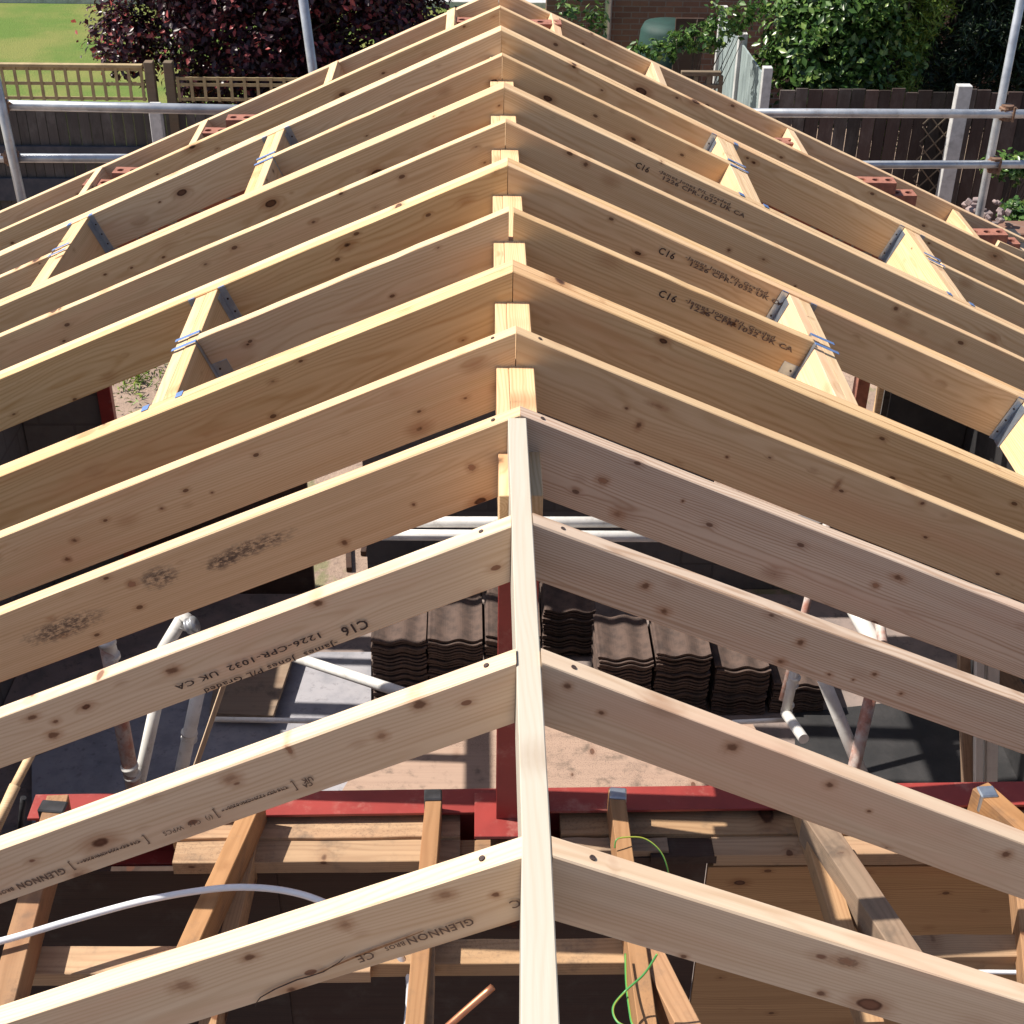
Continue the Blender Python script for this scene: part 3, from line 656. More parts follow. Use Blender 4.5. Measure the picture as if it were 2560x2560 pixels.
stamp(2, -1, 120, 1635, 'GLENNON', .0225, True, INKF, .0005)
stamp(2, -1, 24, 1671, 'BROS', .014, True, INKF, .0003)
stamp(2, -1, 276, 1576, '[ ------------------ ]', .030, True, INKF, .0001, squash=.75)
stamp(2, -1, 262, 1582, 'C16 KD 1229-CPR-0250', .012, True, INKF, .0001)
stamp(2, -1, 400, 1535, '(/)  C16  WPCS', .016, True, INKF, .0001)
stamp(2, -1, 556, 1474, '[ ------------------ ]', .030, True, INKF, .0001, squash=.75)
stamp(2, -1, 540, 1480, 'C16 KD 1229-CPR-0250', .012, True, INKF, .0001)
stamp(2, -1, 588, 1462, 'UK', .016, True, INKF, .0005); stamp(2, -1, 588, 1472, 'CA', .014, True, INKF, .0005)
stamp(1, -1, 890, 1728, 'GLENNON', .0232, True, INKF, .0005)
stamp(1, -1, 762, 1772, 'BROS', .014, True, INKF, .0003)
stamp(1, -1, 702, 1791, 'CE', .025, True, INKF, .0003)
stamp(1, -1, 978, 1692, 'C', .026, True, INKF, .0003)
stamp(6, -1, 680, 596, '1226-CPR  C16', .026, True, INKF, .0002) if False else None
# resin split and dark streak on the nearest left rafter
def streak(i, side, pts, r0, mat, name):
    par = RAFT[(i, side, 0)]; yf = TAB[i][0] - T; inv = par.matrix_world.inverted()
    P = [inv @ AY(x, y, yf) for x, y in pts]
    for p in P: p.y = (T + .0042) if side < 0 else (-T - .0042)
    bm = bmesh.new(); n = len(P); up_, dn = [], []
    for k, p in enumerate(P):
        t = (P[min(k + 1, n - 1)] - P[max(k - 1, 0)]).normalized(); nn = Vector((-t.z, 0, t.x)); w_ = r0 * (math.sin(math.pi * (k + .3) / (n - .4)) + .15)
        up_.append(bm.verts.new(p + nn * w_)); dn.append(bm.verts.new(p - nn * w_))
    for k in range(n - 1): bm.faces.new((up_[k], up_[k + 1], dn[k + 1], dn[k]))
    link(name, finish(bm, name), mat, par)
RESIN = plain('resin_streak', (.27, .12, .05), (.36, .19, .09), 60, .5, bump=.1)
streak(1, -1, [(652, 1800), (640, 1812), (610, 1830), (585, 1838), (560, 1845), (520, 1862), (492, 1878), (485, 1887), (482, 1896)], .0015, INK, 'dark_split')
streak(1, -1, [(800, 1752), (760, 1768), (720, 1783), (680, 1798), (640, 1815), (600, 1832)], .0022, RESIN, 'resin_streak')

# ------------------------------------------------------------------ gable brickwork and loose bricks
def brick_mesh():
    L, W, Hh = .215, .1025, .065; bm = bmesh.new(); x0 = -L / 2; z = Hh / 2
    zt = z
    for k in range(3):
        xa = x0 + L * k / 3; xb = x0 + L * (k + 1) / 3; cx = (xa + xb) / 2; r = .021
        outer = [(xa, -W / 2), (cx, -W / 2), (xb, -W / 2), (xb, 0), (xb, W / 2), (cx, W / 2), (xa, W / 2), (xa, 0)]
        ang = [math.atan2(q[1], q[0] - cx) for q in outer]
        ov = [bm.verts.new((q[0], q[1], zt)) for q in outer]; iv = [bm.verts.new((cx + r * math.cos(a_), r * math.sin(a_), zt)) for a_ in ang]; dv = [bm.verts.new((cx + r * math.cos(a_), r * math.sin(a_), zt - .05)) for a_ in ang]
        for q in range(8):
            w_ = (q + 1) % 8; bm.faces.new((ov[q], ov[w_], iv[w_], iv[q])); bm.faces.new((iv[q], iv[w_], dv[w_], dv[q]))
        bm.faces.new(dv)
    v = [bm.verts.new(p) for p in ((x0, -W / 2, zt), (-x0, -W / 2, zt), (-x0, W / 2, zt), (x0, W / 2, zt), (x0, -W / 2, -z), (-x0, -W / 2, -z), (-x0, W / 2, -z), (x0, W / 2, -z))]
    for q in ((0, 1, 5, 4), (1, 2, 6, 5), (2, 3, 7, 6), (3, 0, 4, 7), (4, 5, 6, 7)): bm.faces.new([v[i] for i in q])
    bmesh.ops.remove_doubles(bm, verts=bm.verts, dist=1e-5)
    return fix(bm, 'brick')
BM = brick_mesh(); BM.materials.append(BRICK)
yg = 5.90
BR = [(466, 222, 'left slope, upper of the two left of the large left trimmer line'), (418, 247, ''), (252, 322, ''), (196, 345, ''), (898, 38, ''), (1020, 42, ''), (1469, 266, ''), (1652, 340, ''), (1690, 364, ''), (1862, 438, ''), (1885, 455, '')]
BL = ['three-hole red brick left of the second left noggin', 'three-hole red brick just above the third left noggin', 'red brick above the fourth left noggin', 'red brick touching the fourth left noggin', 'red brick just left of the apex, behind the rafters',
      'red brick just right of the apex, behind the rafters', 'red brick just above the third right noggin', 'upper red brick of the two between the third and fourth right noggins', 'lower red brick of the two between the third and fourth right noggins', 'red brick just below the fourth right noggin', 'lowest red brick at the right edge of the gable']
for (x, y, _), lb in zip(BR, BL):
    P = AY(x, y, yg); o = link('brick', BM); o.location = P + Vector((0, 0, -.03)); o.rotation_euler = (0, 0, random.uniform(-.05, .05)); tag(o, lb, 'brick', 'loose bricks along the gable top')
bm = bmesh.new(); step = .225; tops = []
for k in range(-13, 14):
    x = k * step; z = H - .19 - abs(x) * math.tan(.418) - .03; z = math.floor(z / .075) * .075 + .0
    add_box(bm, (x - step / 2 + .0, yg - .051, 0), (x + step / 2 - .001, yg + .051, z), None, 0)
g = link('gable_brickwork', fix(bm, 'gable_brickwork'), block_mat('new_red_brickwork', (.45, .16, .10), (.36, .12, .08), (.35, .31, .27), .225, .075, .008))
# the outer leaf only stands above the door heads
for v in g.data.vertices:
    if v.co.z < .01: v.co.z = H - 1.75
g.data.update(); tag(g, 'stepped red brick gable leaf under the farthest rafters', 'brick wall')
# bits of sawn timber lying beside the bricks
for px, py, lb, rz in ((60, 415, 'pale timber offcut lying in the gable ladder at the left frame edge', .1), (285, 330, 'small pale offcut beside the fourth left brick', .4), (1600, 330, 'pale offcut lying between the noggins on the right', -.3), (1908, 462, 'pale offcut at the right end of the gable ladder', -.2)):
    P = AY(px, py, 5.88); side = -1 if px < 966 else 1; a_ = .41
    d = Vector((side * math.cos(a_), .15, -math.sin(a_))).normalized()
    timber(P - d * .11, P + d * .13, .09, .045, PINE, 'timber_offcut', lb, 'offcut', 'timber offcuts in the gable')

# building shell: block inner leaf with a door opening (left) and window opening (right), side walls
def wall(name, boxes, mat, label):
    bm = bmesh.new()
    for a_, b_ in boxes: add_box(bm, a_, b_)
    o = link(name, fix(bm, name), mat); tag(o, label, 'wall'); return o
yw0, yw1 = 6.2, 6.3
wall('block_wall', [((-3.0, yw0, 0), (-2.49, yw1, 2.6)), ((-.86, yw0, 0), (1.45, yw1, 2.6)), ((1.45, yw0, 0), (2.475, yw1, .55)), ((2.475, yw0, 0), (3.0, yw1, 2.6)), ((-2.489, yw0, 2.35), (-.861, yw1, 2.6)), ((1.451, yw0, 2.35), (2.474, yw1, 2.6))], BLOCK, 'grey block gable wall with openings, seen dark through the rafters')
wall('side_wall', [((-3.12, -4, 0), (-3.01, 6.3, 2.6))], BLOCK, 'block side wall hidden under the left eaves')
wall('side_wall', [((3.01, -4, 0), (3.12, 6.3, 2.6))], DARKGREY, 'side wall with a dark inner face under the right eaves')  # one dark grey tone over the whole wall
o = link('door_post', box_mesh('door_post', (-2.485, 6.14, 0), (-2.40, 6.198, 2.4), .003), RED); tag(o, 'dark red steel post at the side of the left opening', 'steel post')
o = link('window_post', box_mesh('window_post', (2.42, 6.15, .5), (2.455, 6.199, 2.4), .002), PINE); tag(o, 'thin pale timber at the jamb of the right opening', 'timber')
o = link('brick_jamb', box_mesh('brick_jamb', (2.33, 6.31, .5), (2.41, 6.41, 2.4), .002), BRICK); tag(o, 'narrow red brick pier beside the right opening', 'brick pier')
# dark membrane sheet standing inside at right
bm = bmesh.new(); add_box(bm, (2.48, 6.08, .4), (3.0, 6.10, 2.5), None, .002); o = link('dark_sheet', fix(bm, 'dark_sheet'), DARKGREY); tag(o, 'dark grey sheet hung inside the gable right of the opening', 'sheet')

o = link('low_partition', box_mesh('low_partition', (-2.39, 6.10, .03), (-1.22, 6.16, 1.12), .004), DARK_SHADE_WOOD); tag(o, 'low dark boarding across the left opening', 'partition')
for k_, (xx, yy_, rz_) in enumerate(((-1.06, 6.9, .1), (-.9, 7.1, -.05))):  # dark bars put in for the shadow strips on the sand
    o = link('shadow_bar', box_mesh('shadow_bar', (-.02, -.5, 0), (.02, .5, .04), .003), DARK_SHADE_WOOD); o.location = (xx, yy_, .003); o.rotation_euler = (0, 0, rz_); tag(o, ['left', 'right'][k_] + ' one of two dark bars standing in for shadows on the sand outside the left opening', 'shadow bar', 'shadow bars on the sand')

# ------------------------------------------------------------------ stacks of roof tiles
def tile_mesh():
    bm = bmesh.new(); W, L, t = .325, .42, .013; n = 24; rows = []
    def z(x): return .010 * math.sin(2 * math.pi * (x / W) * 2 + .6) + (.004 if x < .02 or x > W - .02 else 0)
    top = [[bm.verts.new((W * k / n, y, z(W * k / n) + t)) for k in range(n + 1)] for y in (0, L)]
    bot = [[bm.verts.new((W * k / n, y, z(W * k / n))) for k in range(n + 1)] for y in (0, L)]
    for k in range(n):
        bm.faces.new((top[0][k], top[0][k + 1], top[1][k + 1], top[1][k])); bm.faces.new((bot[0][k], bot[1][k], bot[1][k + 1], bot[0][k + 1]))
        bm.faces.new((top[0][k], bot[0][k], bot[0][k + 1], top[0][k + 1])); bm.faces.new((top[1][k], top[1][k + 1], bot[1][k + 1], bot[1][k]))
    for k in (0, n): bm.faces.new((top[0][k], top[1][k], bot[1][k], bot[0][k]))
    return fix(bm, 'roof_tile')
TM = tile_mesh(); TM.materials.append(TILEM)
STK = [(700, 800, 1208, 4.90), (806, 905, 1203, 4.90), (916, 1012, 1200, 4.90), (1130, 1232, 1240, 4.86), (1240, 1338, 1232, 4.86), (1352, 1452, 1255, 4.86), (1460, 1560, 1290, 4.86),
       (718, 806, 1155, 5.55), (812, 902, 1150, 5.55), (918, 1005, 1152, 5.55), (1025, 1120, 1152, 5.42)]
nm = ['front row, first from the left', 'front row, second from the left', 'front row, third from the left, half behind the post', 'front row, first right of the ridge board', 'front row, second right of the ridge board', 'front row, third right of the ridge board', 'front row, rightmost in shade', 'back row, first from the left', 'back row, second from the left', 'back row, third from the left', 'back row, first right of the ridge board']
for (xa, xb, yt, fy), nmm in zip(STK, nm):
    P = AY(xa, yt, fy); n = max(4, int(min(P.z - .03, .62) / .0215)); base = .032
    for k in range(n):
        o = link('roof_tile', TM); o.location = (P.x + random.uniform(-.007, .007), fy + random.uniform(-.014, .014), base + k * .0215); o.rotation_euler = (0, 0, random.uniform(-.012, .012))
        tag(o, f'brown wavy roof tile in the stack on the floor, {nmm}', 'roof tile', f'roof tiles stacked on the floor, {nmm}')

# ------------------------------------------------------------------ tubes, props and boards inside
def tube(P, Q, r, mat, name, label, cat, group=None):
    o = link(name, tube_mesh(name, [P, Vector(P).lerp(Vector(Q), .5), Q], r, 16), mat); tag(o, label, cat, group); return o
GT = 'tubes lying and standing under the roof'
yq = 3.75
A = AY(560, 985, yq); B_ = AY(1330, 985, yq); tube(A, B_, .026, GALVW, 'scaffold_tube', 'upper of two pale horizontal tubes behind the ridge board', 'tube', GT)
A = AY(500, 1004, yq - .06); B_ = AY(1400, 1010, yq - .06); tube(A + Vector((0, 0, -.01)), B_ + Vector((0, 0, -.01)), .026, GALVW, 'scaffold_tube', 'lower of two pale horizontal tubes behind the ridge board', 'tube', GT)
def slope_tube(p, q, y, r, mat, lab, dy=0.0, e0=0, e1=0):
    P = AY(p[0], p[1], y); Q = AY(q[0], q[1], y - dy); return tube(ext(Q, P, e0), ext(P, Q, e1), r, mat, 'scaffold_tube', lab, 'tube', GT)
slope_tube((200, 1205), (250, 1475), 3.2, .034, GALVR, 'red and white spattered tube wrapped with tape at left', .15, .25, .35)
slope_tube((303, 1290), (262, 1480), 3.3, .029, GALVW, 'smooth pale tube just right of the red spattered tube', .1, .1, .4)
slope_tube((345, 1165), (315, 1215), 3.5, .031, GALVW, 'tube hanging from the round coupling at left', .05, 0, .12)
slope_tube((375, 1300), (343, 1450), 3.2, .030, GALVW, 'pale tube with a collar between the two front left rafters', .1, .15, .4)
slope_tube((545, 1236), (745, 1302), 3.6, .025, GALVW, 'pale tube slanting down to the tile stacks', .5, .1, .1)
slope_tube((1557, 1290), (1612, 1425), 3.3, .030, GALVW, 'bluish tube leaning right, behind the right rafters', .1, .3, .4)
slope_tube((1640, 1325), (1615, 1432), 3.25, .029, GALVR, 'spattered tube leaning left, crossing the bluish tube', .1, .1, .4)
slope_tube((1612, 1150), (1632, 1185), 3.8, .040, GALVW, 'wide white tube end between two right rafters', .1, .1, .2)
slope_tube((1658, 1165), (1662, 1190), 3.75, .024, GALVR, 'thin tube wrapped with tape beside the wide white tube', .1, .1, .1)
slope_tube((1527, 1120), (1517, 1160), 4.6, .022, GALVR, 'red and white prop seen between two right rafters', .05, .4, .5)
slope_tube((1500, 1262), (1482, 1345), 3.6, .024, GALVW, 'grey waste pipe with collars at right', .05, .1, .0)
slope_tube((1482, 1345), (1512, 1388), 3.55, .026, GALVW, 'white pipe elbow end below the grey waste pipe', .2, 0, .03)
slope_tube((1420, 1361), (1485, 1358), 3.6, .012, GALVW, 'thin white rail joining the waste pipe', .0, .1, .0)
slope_tube((50, 1440), (32, 1475), 3.0, .020, PINE, 'round wooden handle at the left frame edge', .1, .1, .05)
slope_tube((25, 1490), (0, 1545), 2.8, .024, PINE, 'thick wooden handle lower at the left frame edge', .1, .02, .1)
slope_tube((44, 1505), (40, 1545), 2.5, .012, BLACKP, 'black rod standing beside the red beam end', .0, .0, .1)
def collar(px, py, y, r, lab, mat=GALVW, ax=(0, 0, 1), h=.07):
    P = AY(px, py, y); a_ = Vector(ax).normalized(); e = [P - a_ * h / 2, P - a_ * h * .3, P - a_ * h * .28, P + a_ * h * .28, P + a_ * h * .3, P + a_ * h / 2]
    bm = bmesh.new(); add_tube(bm, e, [r, r * 1.02, r * .86, r * .86, r * 1.02, r], 18); o = link('pipe_collar', finish(bm, 'pipe_collar', True), mat); tag(o, lab, 'collar', 'collars on the tubes')
collar(348, 1172, 3.5, .042, 'round coupling on top of the left tube', ax=(.5, .1, .8), h=.05)
collar(362, 1180, 3.45, .040, 'second ring of the round coupling at left', mat=GALV, ax=(.75, 0, .4), h=.04)
collar(357, 1388, 3.15, .037, 'collar half way along the pale tube at left', ax=(.15, 0, 1), h=.05)
collar(1497, 1285, 3.59, .030, 'upper ribbed collar on the grey waste pipe', ax=(.1, 0, 1), h=.06)
collar(1486, 1335, 3.59, .029, 'lower ribbed collar on the grey waste pipe', ax=(.1, 0, 1), h=.05)
collar(206, 1225, 3.19, .039, 'white tape wrapped round the spattered tube, upper', ax=(-.1, 0, 1), h=.10)
collar(247, 1455, 3.06, .039, 'white tape wrapped round the spattered tube, lower', ax=(-.1, 0, 1), h=.07)
# standing boards at the right, batten and rail at the left
def vboard(p, q, y, wd, th, mat, lab):
    P = AY(p[0], p[1], y); Q = AY(q[0], q[1], y); m, L = frame(P, Q, Vector((0, -1, 0)))
    o = link('timber_board', box_mesh('timber_board', (-.3, -wd / 2, -th), (L + .5, wd / 2, 0), .002), mat); o.matrix_world = m; tag(o, lab, 'board', 'boards standing under the roof')
vboard((1822, 1270), (1828, 1470), 3.0, .045, .05, GREYWOOD, 'grey board standing left of the white-edged boards at right')
vboard((1850, 1275), (1848, 1470), 2.95, .035, .04, WHITEWOOD, 'narrow sunlit board standing at right')
vboard((1875, 1285), (1872, 1475), 2.97, .05, .04, WHITEWOOD, 'wide white board standing at right')
vboard((1848, 1215), (1880, 1262), 3.3, .12, .02, GREYWOOD, 'grey sheet standing between two right rafters')
vboard((402, 1352), (368, 1450), 3.0, .022, .03, PINE_PALE, 'thin pale batten beside the collared tube at left')
tube(AY(395, 1357, 3.1), AY(640, 1361, 3.1), .012, GALVW, 'thin_rail', 'thin pale horizontal rail behind the second left rafter', 'rail')
def sheet_on_floor(pts, z, th, mat, lab):
    bm = bmesh.new(); P = [AZ(x, y, z) for x, y in pts]; a_ = [bm.verts.new(p) for p in P]; b_ = [bm.verts.new(p - Vector((0, 0, th))) for p in P]
    bm.faces.new(a_); bm.faces.new(b_[::-1])
    for k in range(len(P)): q = (k + 1) % len(P); bm.faces.new((a_[k], b_[k], b_[q], a_[q]))
    o = link('floor_board', fix(bm, 'floor_board'), mat); tag(o, lab, 'board', 'boards lying on the floor')
FLOORSHADE = plain('floor_shade_grey', (.34, .33, .36), (.24, .24, .27), 6, .85, bump=.2, stain=(20, (.10, .09, .10), .5))  # bluish grey puts the shade of the concrete floor into the colour
DUSTY = wood('dusty_board', (.40, .29, .22), (.28, .20, .155), knots=.2, grime=.9, mould=.5, pink=.05, rough=.85)
sheet_on_floor([(60, 1430), (560, 1230), (700, 1230), (700, 1500), (60, 1560)], -3.90, .03, FLOORSHADE, 'large grey sheet painting the shaded floor behind the second left rafter')
sheet_on_floor([(395, 1345), (415, 1220), (560, 1215), (515, 1350)], -3.80, .03, GREYWOOD, 'brown board lying behind the third left rafter')
sheet_on_floor([(1500, 1345), (2000, 1290), (2010, 1510), (1500, 1500)], -3.95, .01, DARKGREY, 'dark sheet added to darken the floor at right')  # added sheet, darkens the floor that would otherwise show lit
sheet_on_floor([(640, 1500), (720, 1372), (1420, 1366), (1500, 1500)], -3.86, .03, DUSTY, 'dusty sunlit board behind the red beam')

# ------------------------------------------------------------------ scaffolding outside
GS = 'galvanised scaffold tubes round the gable'
def coupler(P, lab):
    bm = bmesh.new(); add_box(bm, (-.04, -.035, -.035), (.04, .035, .035), None, .008); add_tube(bm, [(-.055, -.02, .02), (.055, -.02, .02)], .009, 8); add_tube(bm, [(.02, -.05, -.045), (.02, -.05, .045)], .008, 8)
    add_tube(bm, [(0, 0, -.045), (0, 0, .045)], .036, 12)
    o = link('scaffold_coupler', fix(bm, 'scaffold_coupler'), RUST); o.location = P; o.rotation_euler = (0, 0, random.uniform(-.3, .3)); tag(o, lab, 'coupler', 'rusty scaffold couplers')
ys_ = 6.62
def st(p, q, y, r, lab, e0=.0, e1=.0, y2=None):
    P = AY(p[0], p[1], y); Q = AY(q[0], q[1], y if y2 is None else y2); return tube(ext(Q, P, e0), ext(P, Q, e1), r, GALV, 'scaffold_tube', lab, 'scaffold tube', GS)
st((1445, 213), (1932, 215), ys_, .0265, 'upper scaffold rail right of the roof', 1.0, .8)
st((1625, 311), (1932, 310), ys_, .0245, 'lower scaffold rail right of the roof', 1.2, .8)
st((1926, 0), (1848, 402), ys_ + .06, .0255, 'scaffold upright at the right frame edge', 1.0, 2.2)
coupler(AY(1899, 212, ys_ + .02), 'rusty coupler on the upper right scaffold rail'); coupler(AY(1876, 311, ys_ + .02), 'rusty coupler on the lower right scaffold rail')
st((0, 198), (435, 207), ys_, .030, 'upper scaffold rail left of the roof', .8, .8)
st((0, 298), (230, 299), ys_, .027, 'lower scaffold rail left of the roof', .8, 1.4)
st((2, 196), (43, 386), ys_ - .06, .0285, 'scaffold upright at the left frame edge', 1.2, 2.0)
st((572, 0), (592, 145), ys_ + .05, .028, 'scaffold upright standing before the purple tree', .8, 2.4)
coupler(AY(22, 297, ys_ - .02), 'rusty coupler on the lower left scaffold rail'); coupler(AY(3, 200, ys_ - .02), 'rusty coupler on the upper left scaffold rail')

# ------------------------------------------------------------------ fences
yF = 11.7
def Xat(px, py, y): return AY(px, py, y).x
def Zat(px, py, y): return AY(px, py, y).z
fl = empty('board_fence', (0, yF, 0)); bm = bmesh.new(); x = -7.5; zt = Zat(100, 195, yF)
while x < -.5:
    wd = random.uniform(.09, .115); add_box(bm, (x, -.01 + random.uniform(-.004, .004), .3), (x + wd - .006, .012, zt - random.uniform(0, .02)), None, 0); x += wd
link('boards', fix(bm, 'boards'), FENCEL, fl)
for z0, z1 in ((zt - .55, zt - .40), (zt - .95, zt - .72), (zt - 1.45, zt - 1.2)):
    link('rail', box_mesh('rail', (-7.5, -.05, z0), (-.5, -.012, z1), .004), SLATE, fl)
tag(fl, 'dark vertical board fence below the trellis on the left', 'fence')
tr = empty('trellis', (0, yF, 0)); zl = zt + .03; zh = Zat(100, 126, yF); bm = bmesh.new(); xe = Xat(272, 150, yF)
x = -6.6
while x < xe - .03: add_box(bm, (x, -.011, zl), (x + .028, .0, zh), None, 0); x += .118
for z in (zl + .02, (zl + zh) / 2, zh - .02): add_box(bm, (-6.6, .0005, z - .014), (xe, .012, z + .014), None, 0)
add_box(bm, (-6.6, -.03, zh), (xe, .03, zh + .03), None, .003)
link('lattice', fix(bm, 'lattice'), TRELL, tr)
bm = bmesh.new(); x = xe + .30
while x < -.8: add_box(bm, (x, -.011, zl), (x + .028, .0, zh - .08), None, 0); x += .125
for z in (zl + .02, (zl + zh) / 2, zh - .1): add_box(bm, (xe + .30, .0005, z - .014), (-.8, .012, z + .014), None, 0)
link('lattice', fix(bm, 'lattice'), TRELL, tr)
for xx in (xe + .02, xe + .2): link('post', box_mesh('post', (xx, -.045, 0), (xx + .085, .045, zh + .06), .005), POSTWOOD, tr)
tag(tr, 'square lattice trellis on top of the left board fence', 'trellis')
o = link('concrete_post', box_mesh('concrete_post', (-.055, -.05, 0), (.055, .05, Zat(297, 195, yF - .25)), .006), CONC); o.location = (Xat(296, 230, yF - .25), yF - .25, 0); tag(o, 'pale concrete post before the left board fence', 'post')
# right side: brown board fence
yR = 12.0; fr = empty('board_fence', (0, yR, 0)); bm = bmesh.new(); x = Xat(1470, 190, yR); zt2 = Zat(1600, 170, yR)
while x < 7.5:
    wd = random.uniform(.12, .17); j = random.uniform(-.02, .02); mt = Matrix.Rotation(random.uniform(-.012, .012), 4, 'Y')
    add_box(bm, (x, random.uniform(-.012, .004), .05), (x + wd - .01, .016, zt2 + j), None, 0); x += wd
link('boards', fix(bm, 'boards'), FENCE, fr)
link('rail', box_mesh('rail', (Xat(1470, 190, yR), .017, zt2 - .3), (7.5, .06, zt2 - .22), .003), GREYWOOD, fr)
tag(fr, 'brown weathered vertical board fence on the right', 'fence')
xp = Xat(1818, 170, yR - .12); zp_ = Zat(1818, 160, yR - .12)
o = link('concrete_post', box_mesh('concrete_post', (-.07, -.05, 0), (.07, .05, zp_), .006), CONC); o.location = (xp, yR - .12, 0); tag(o, 'tall pale post standing before the right brown fence', 'post')
# diamond lattice leaning on that fence
bm = bmesh.new(); x0 = Xat(1728, 300, yR - .06); x1 = Xat(1800, 300, yR - .06); za, zb = Zat(1760, 400, yR - .06), Zat(1760, 215, yR - .06); n = 8; s = .2
for k in range(-12, 16):
    for d in (-1, 1):
        xa = x0 + k * s * .8; pts = []
        for t_ in np.linspace(0, 1, 40):
            z = za + (zb - za) * t_; xx = xa + d * (z - za) * .9
            if x0 <= xx <= x1: pts.append((xx, (0.004 * d), z))
        if len(pts) > 2: add_tube(bm, [pts[0], pts[-1]], .008, 4)
o = link('diamond_lattice', fix(bm, 'diamond_lattice'), POSTWOOD); o.location = (0, yR - .06, 0); tag(o, 'diamond lattice panel leaning on the right brown fence', 'lattice')
# grey-green fence running away, with its posts
fg = empty('painted_fence', (0, 0, 0)); A = AY(1447, 140, yR - .05); A.z = 0; zn = Zat(1447, 138, yR - .05)
far_y = 14.6; Bp = AY(1365, 22, far_y); zf = Bp.z; Bp.z = 0
bm = bmesh.new(); dirv = (Bp - A); Ld = dirv.length; nb = int(Ld / .12)
for k in range(nb):
    f0, f1 = k / nb, (k + .96) / nb; p0 = A.lerp(Bp, f0); p1 = A.lerp(Bp, f1); h0 = zn + (zf - zn) * f0; h0 = h0 - .05
    nn = Vector((-dirv.y, dirv.x, 0)).normalized() * .009
    q = [p0 - nn, p1 - nn, p1 + nn, p0 + nn]; lo = [bm.verts.new(v + Vector((0, 0, .05))) for v in q]; hi = [bm.verts.new(v + Vector((0, 0, h0))) for v in q]
    bm.faces.new(lo[::-1]); bm.faces.new(hi)
    for i in range(4): bm.faces.new((lo[i], lo[(i + 1) % 4], hi[(i + 1) % 4], hi[i]))
link('boards', fix(bm, 'boards'), FENCEG, fg)
for f_ in (0.0, .52, 1.0):
    p = A.lerp(Bp, f_); link('post', box_mesh('post', (p.x - .045, p.y - .045, 0), (p.x + .045, p.y + .045, zn + (zf - zn) * f_ + .06), .004), CONC, fg)
tag(fg, 'grey-green painted board fence with white posts running away from the gable', 'fence')
# low railing beside it
rl = empty('garden_rail', (0, 0, 0)); yy = 11.6; xa, xb = Xat(1285, 140, yy), Xat(1360, 140, yy); z1 = Zat(1320, 134, yy); z2 = Zat(1320, 158, yy)
link('top_rail', box_mesh('top_rail', (xa, yy - .03, z1 - .04), (xb, yy + .03, z1), .004), POSTWOOD, rl)
link('bottom_rail', box_mesh('bottom_rail', (xa, yy - .02, z2 - .04), (xb, yy + .02, z2), .004), POSTWOOD, rl)
for f_ in (0, .33, .66, .96): link('upright', box_mesh('upright', (xa + (xb - xa) * f_, yy - .019, 0), (xa + (xb - xa) * f_ + .04, yy + .019, z1 - .041), .003), POSTWOOD, rl)
tag(rl, 'low weathered wooden rail left of the grey-green fence', 'railing')
# water butt and dark post, house wall
P = AY(1262, 70, 15.2); bm = bmesh.new(); add_tube(bm, [(0, 0, 0), (0, 0, .4), (0, 0, 1.2), (0, 0, 1.6), (0, 0, 1.68)], [.34, .38, .38, .34, .30], 24)
o = link('water_butt', finish(bm, 'water_butt', True), GREENP); o.location = (P.x, P.y, 0); tag(o, 'dark green water butt before the far brick wall', 'water butt')
P = AY(1300, 60, 14.4); o = link('garden_gate', box_mesh('garden_gate', (-.16, -.02, 0), (.16, .02, P.z + .15), .004), DARK_SHADE_WOOD); o.location = (P.x, P.y, 0); tag(o, 'dark narrow gate right of the green water butt', 'gate')
bw = empty('brick_house', (0, 17.5, 0))
link('wall', box_mesh('wall', (Xat(1030, 50, 17.5), 0, 0), (9.0, .25, 5.0)), BRICKW, bw)
P = AY(1147, 40, 17.4); link('drainpipe', tube_mesh('drainpipe', [(P.x, -.07, 0), (P.x, -.07, 2), (P.x, -.07, 5)], .05, 12), GALV, bw)
tag(bw, 'old brick house wall far behind the apex', 'house')
# pale rubble heap
P = AY(1862, 402, 9.5); rub = empty('rubble_heap', (P.x, P.y, P.z - .05))
for k in range(26):
    bm = bmesh.new(); v = Vector((random.gauss(0, .13), random.gauss(0, .1), abs(random.gauss(0, .08)))); s_ = random.uniform(.02, .045)
    mt = Matrix.Translation(v) @ Matrix.Rotation(random.uniform(0, 3), 4, Vector((random.random(), random.random(), 1)).normalized()); add_box(bm, (-s_, -s_ * .7, -s_ * .6), (s_, s_ * .7, s_ * .6), mt, .006)
    link('broken_piece', fix(bm, 'broken_piece'), BAG, rub)
tag(rub, 'pinkish heap of broken pieces on top of the far right wall', 'rubble')
o = link('garden_wall', box_mesh('garden_wall', (-.6, -.15, 0), (2.5, .15, P.z - .12), .01), BRICKW); o.location = (P.x, P.y, 0); tag(o, 'low brick wall under the pinkish heap at far right', 'wall')

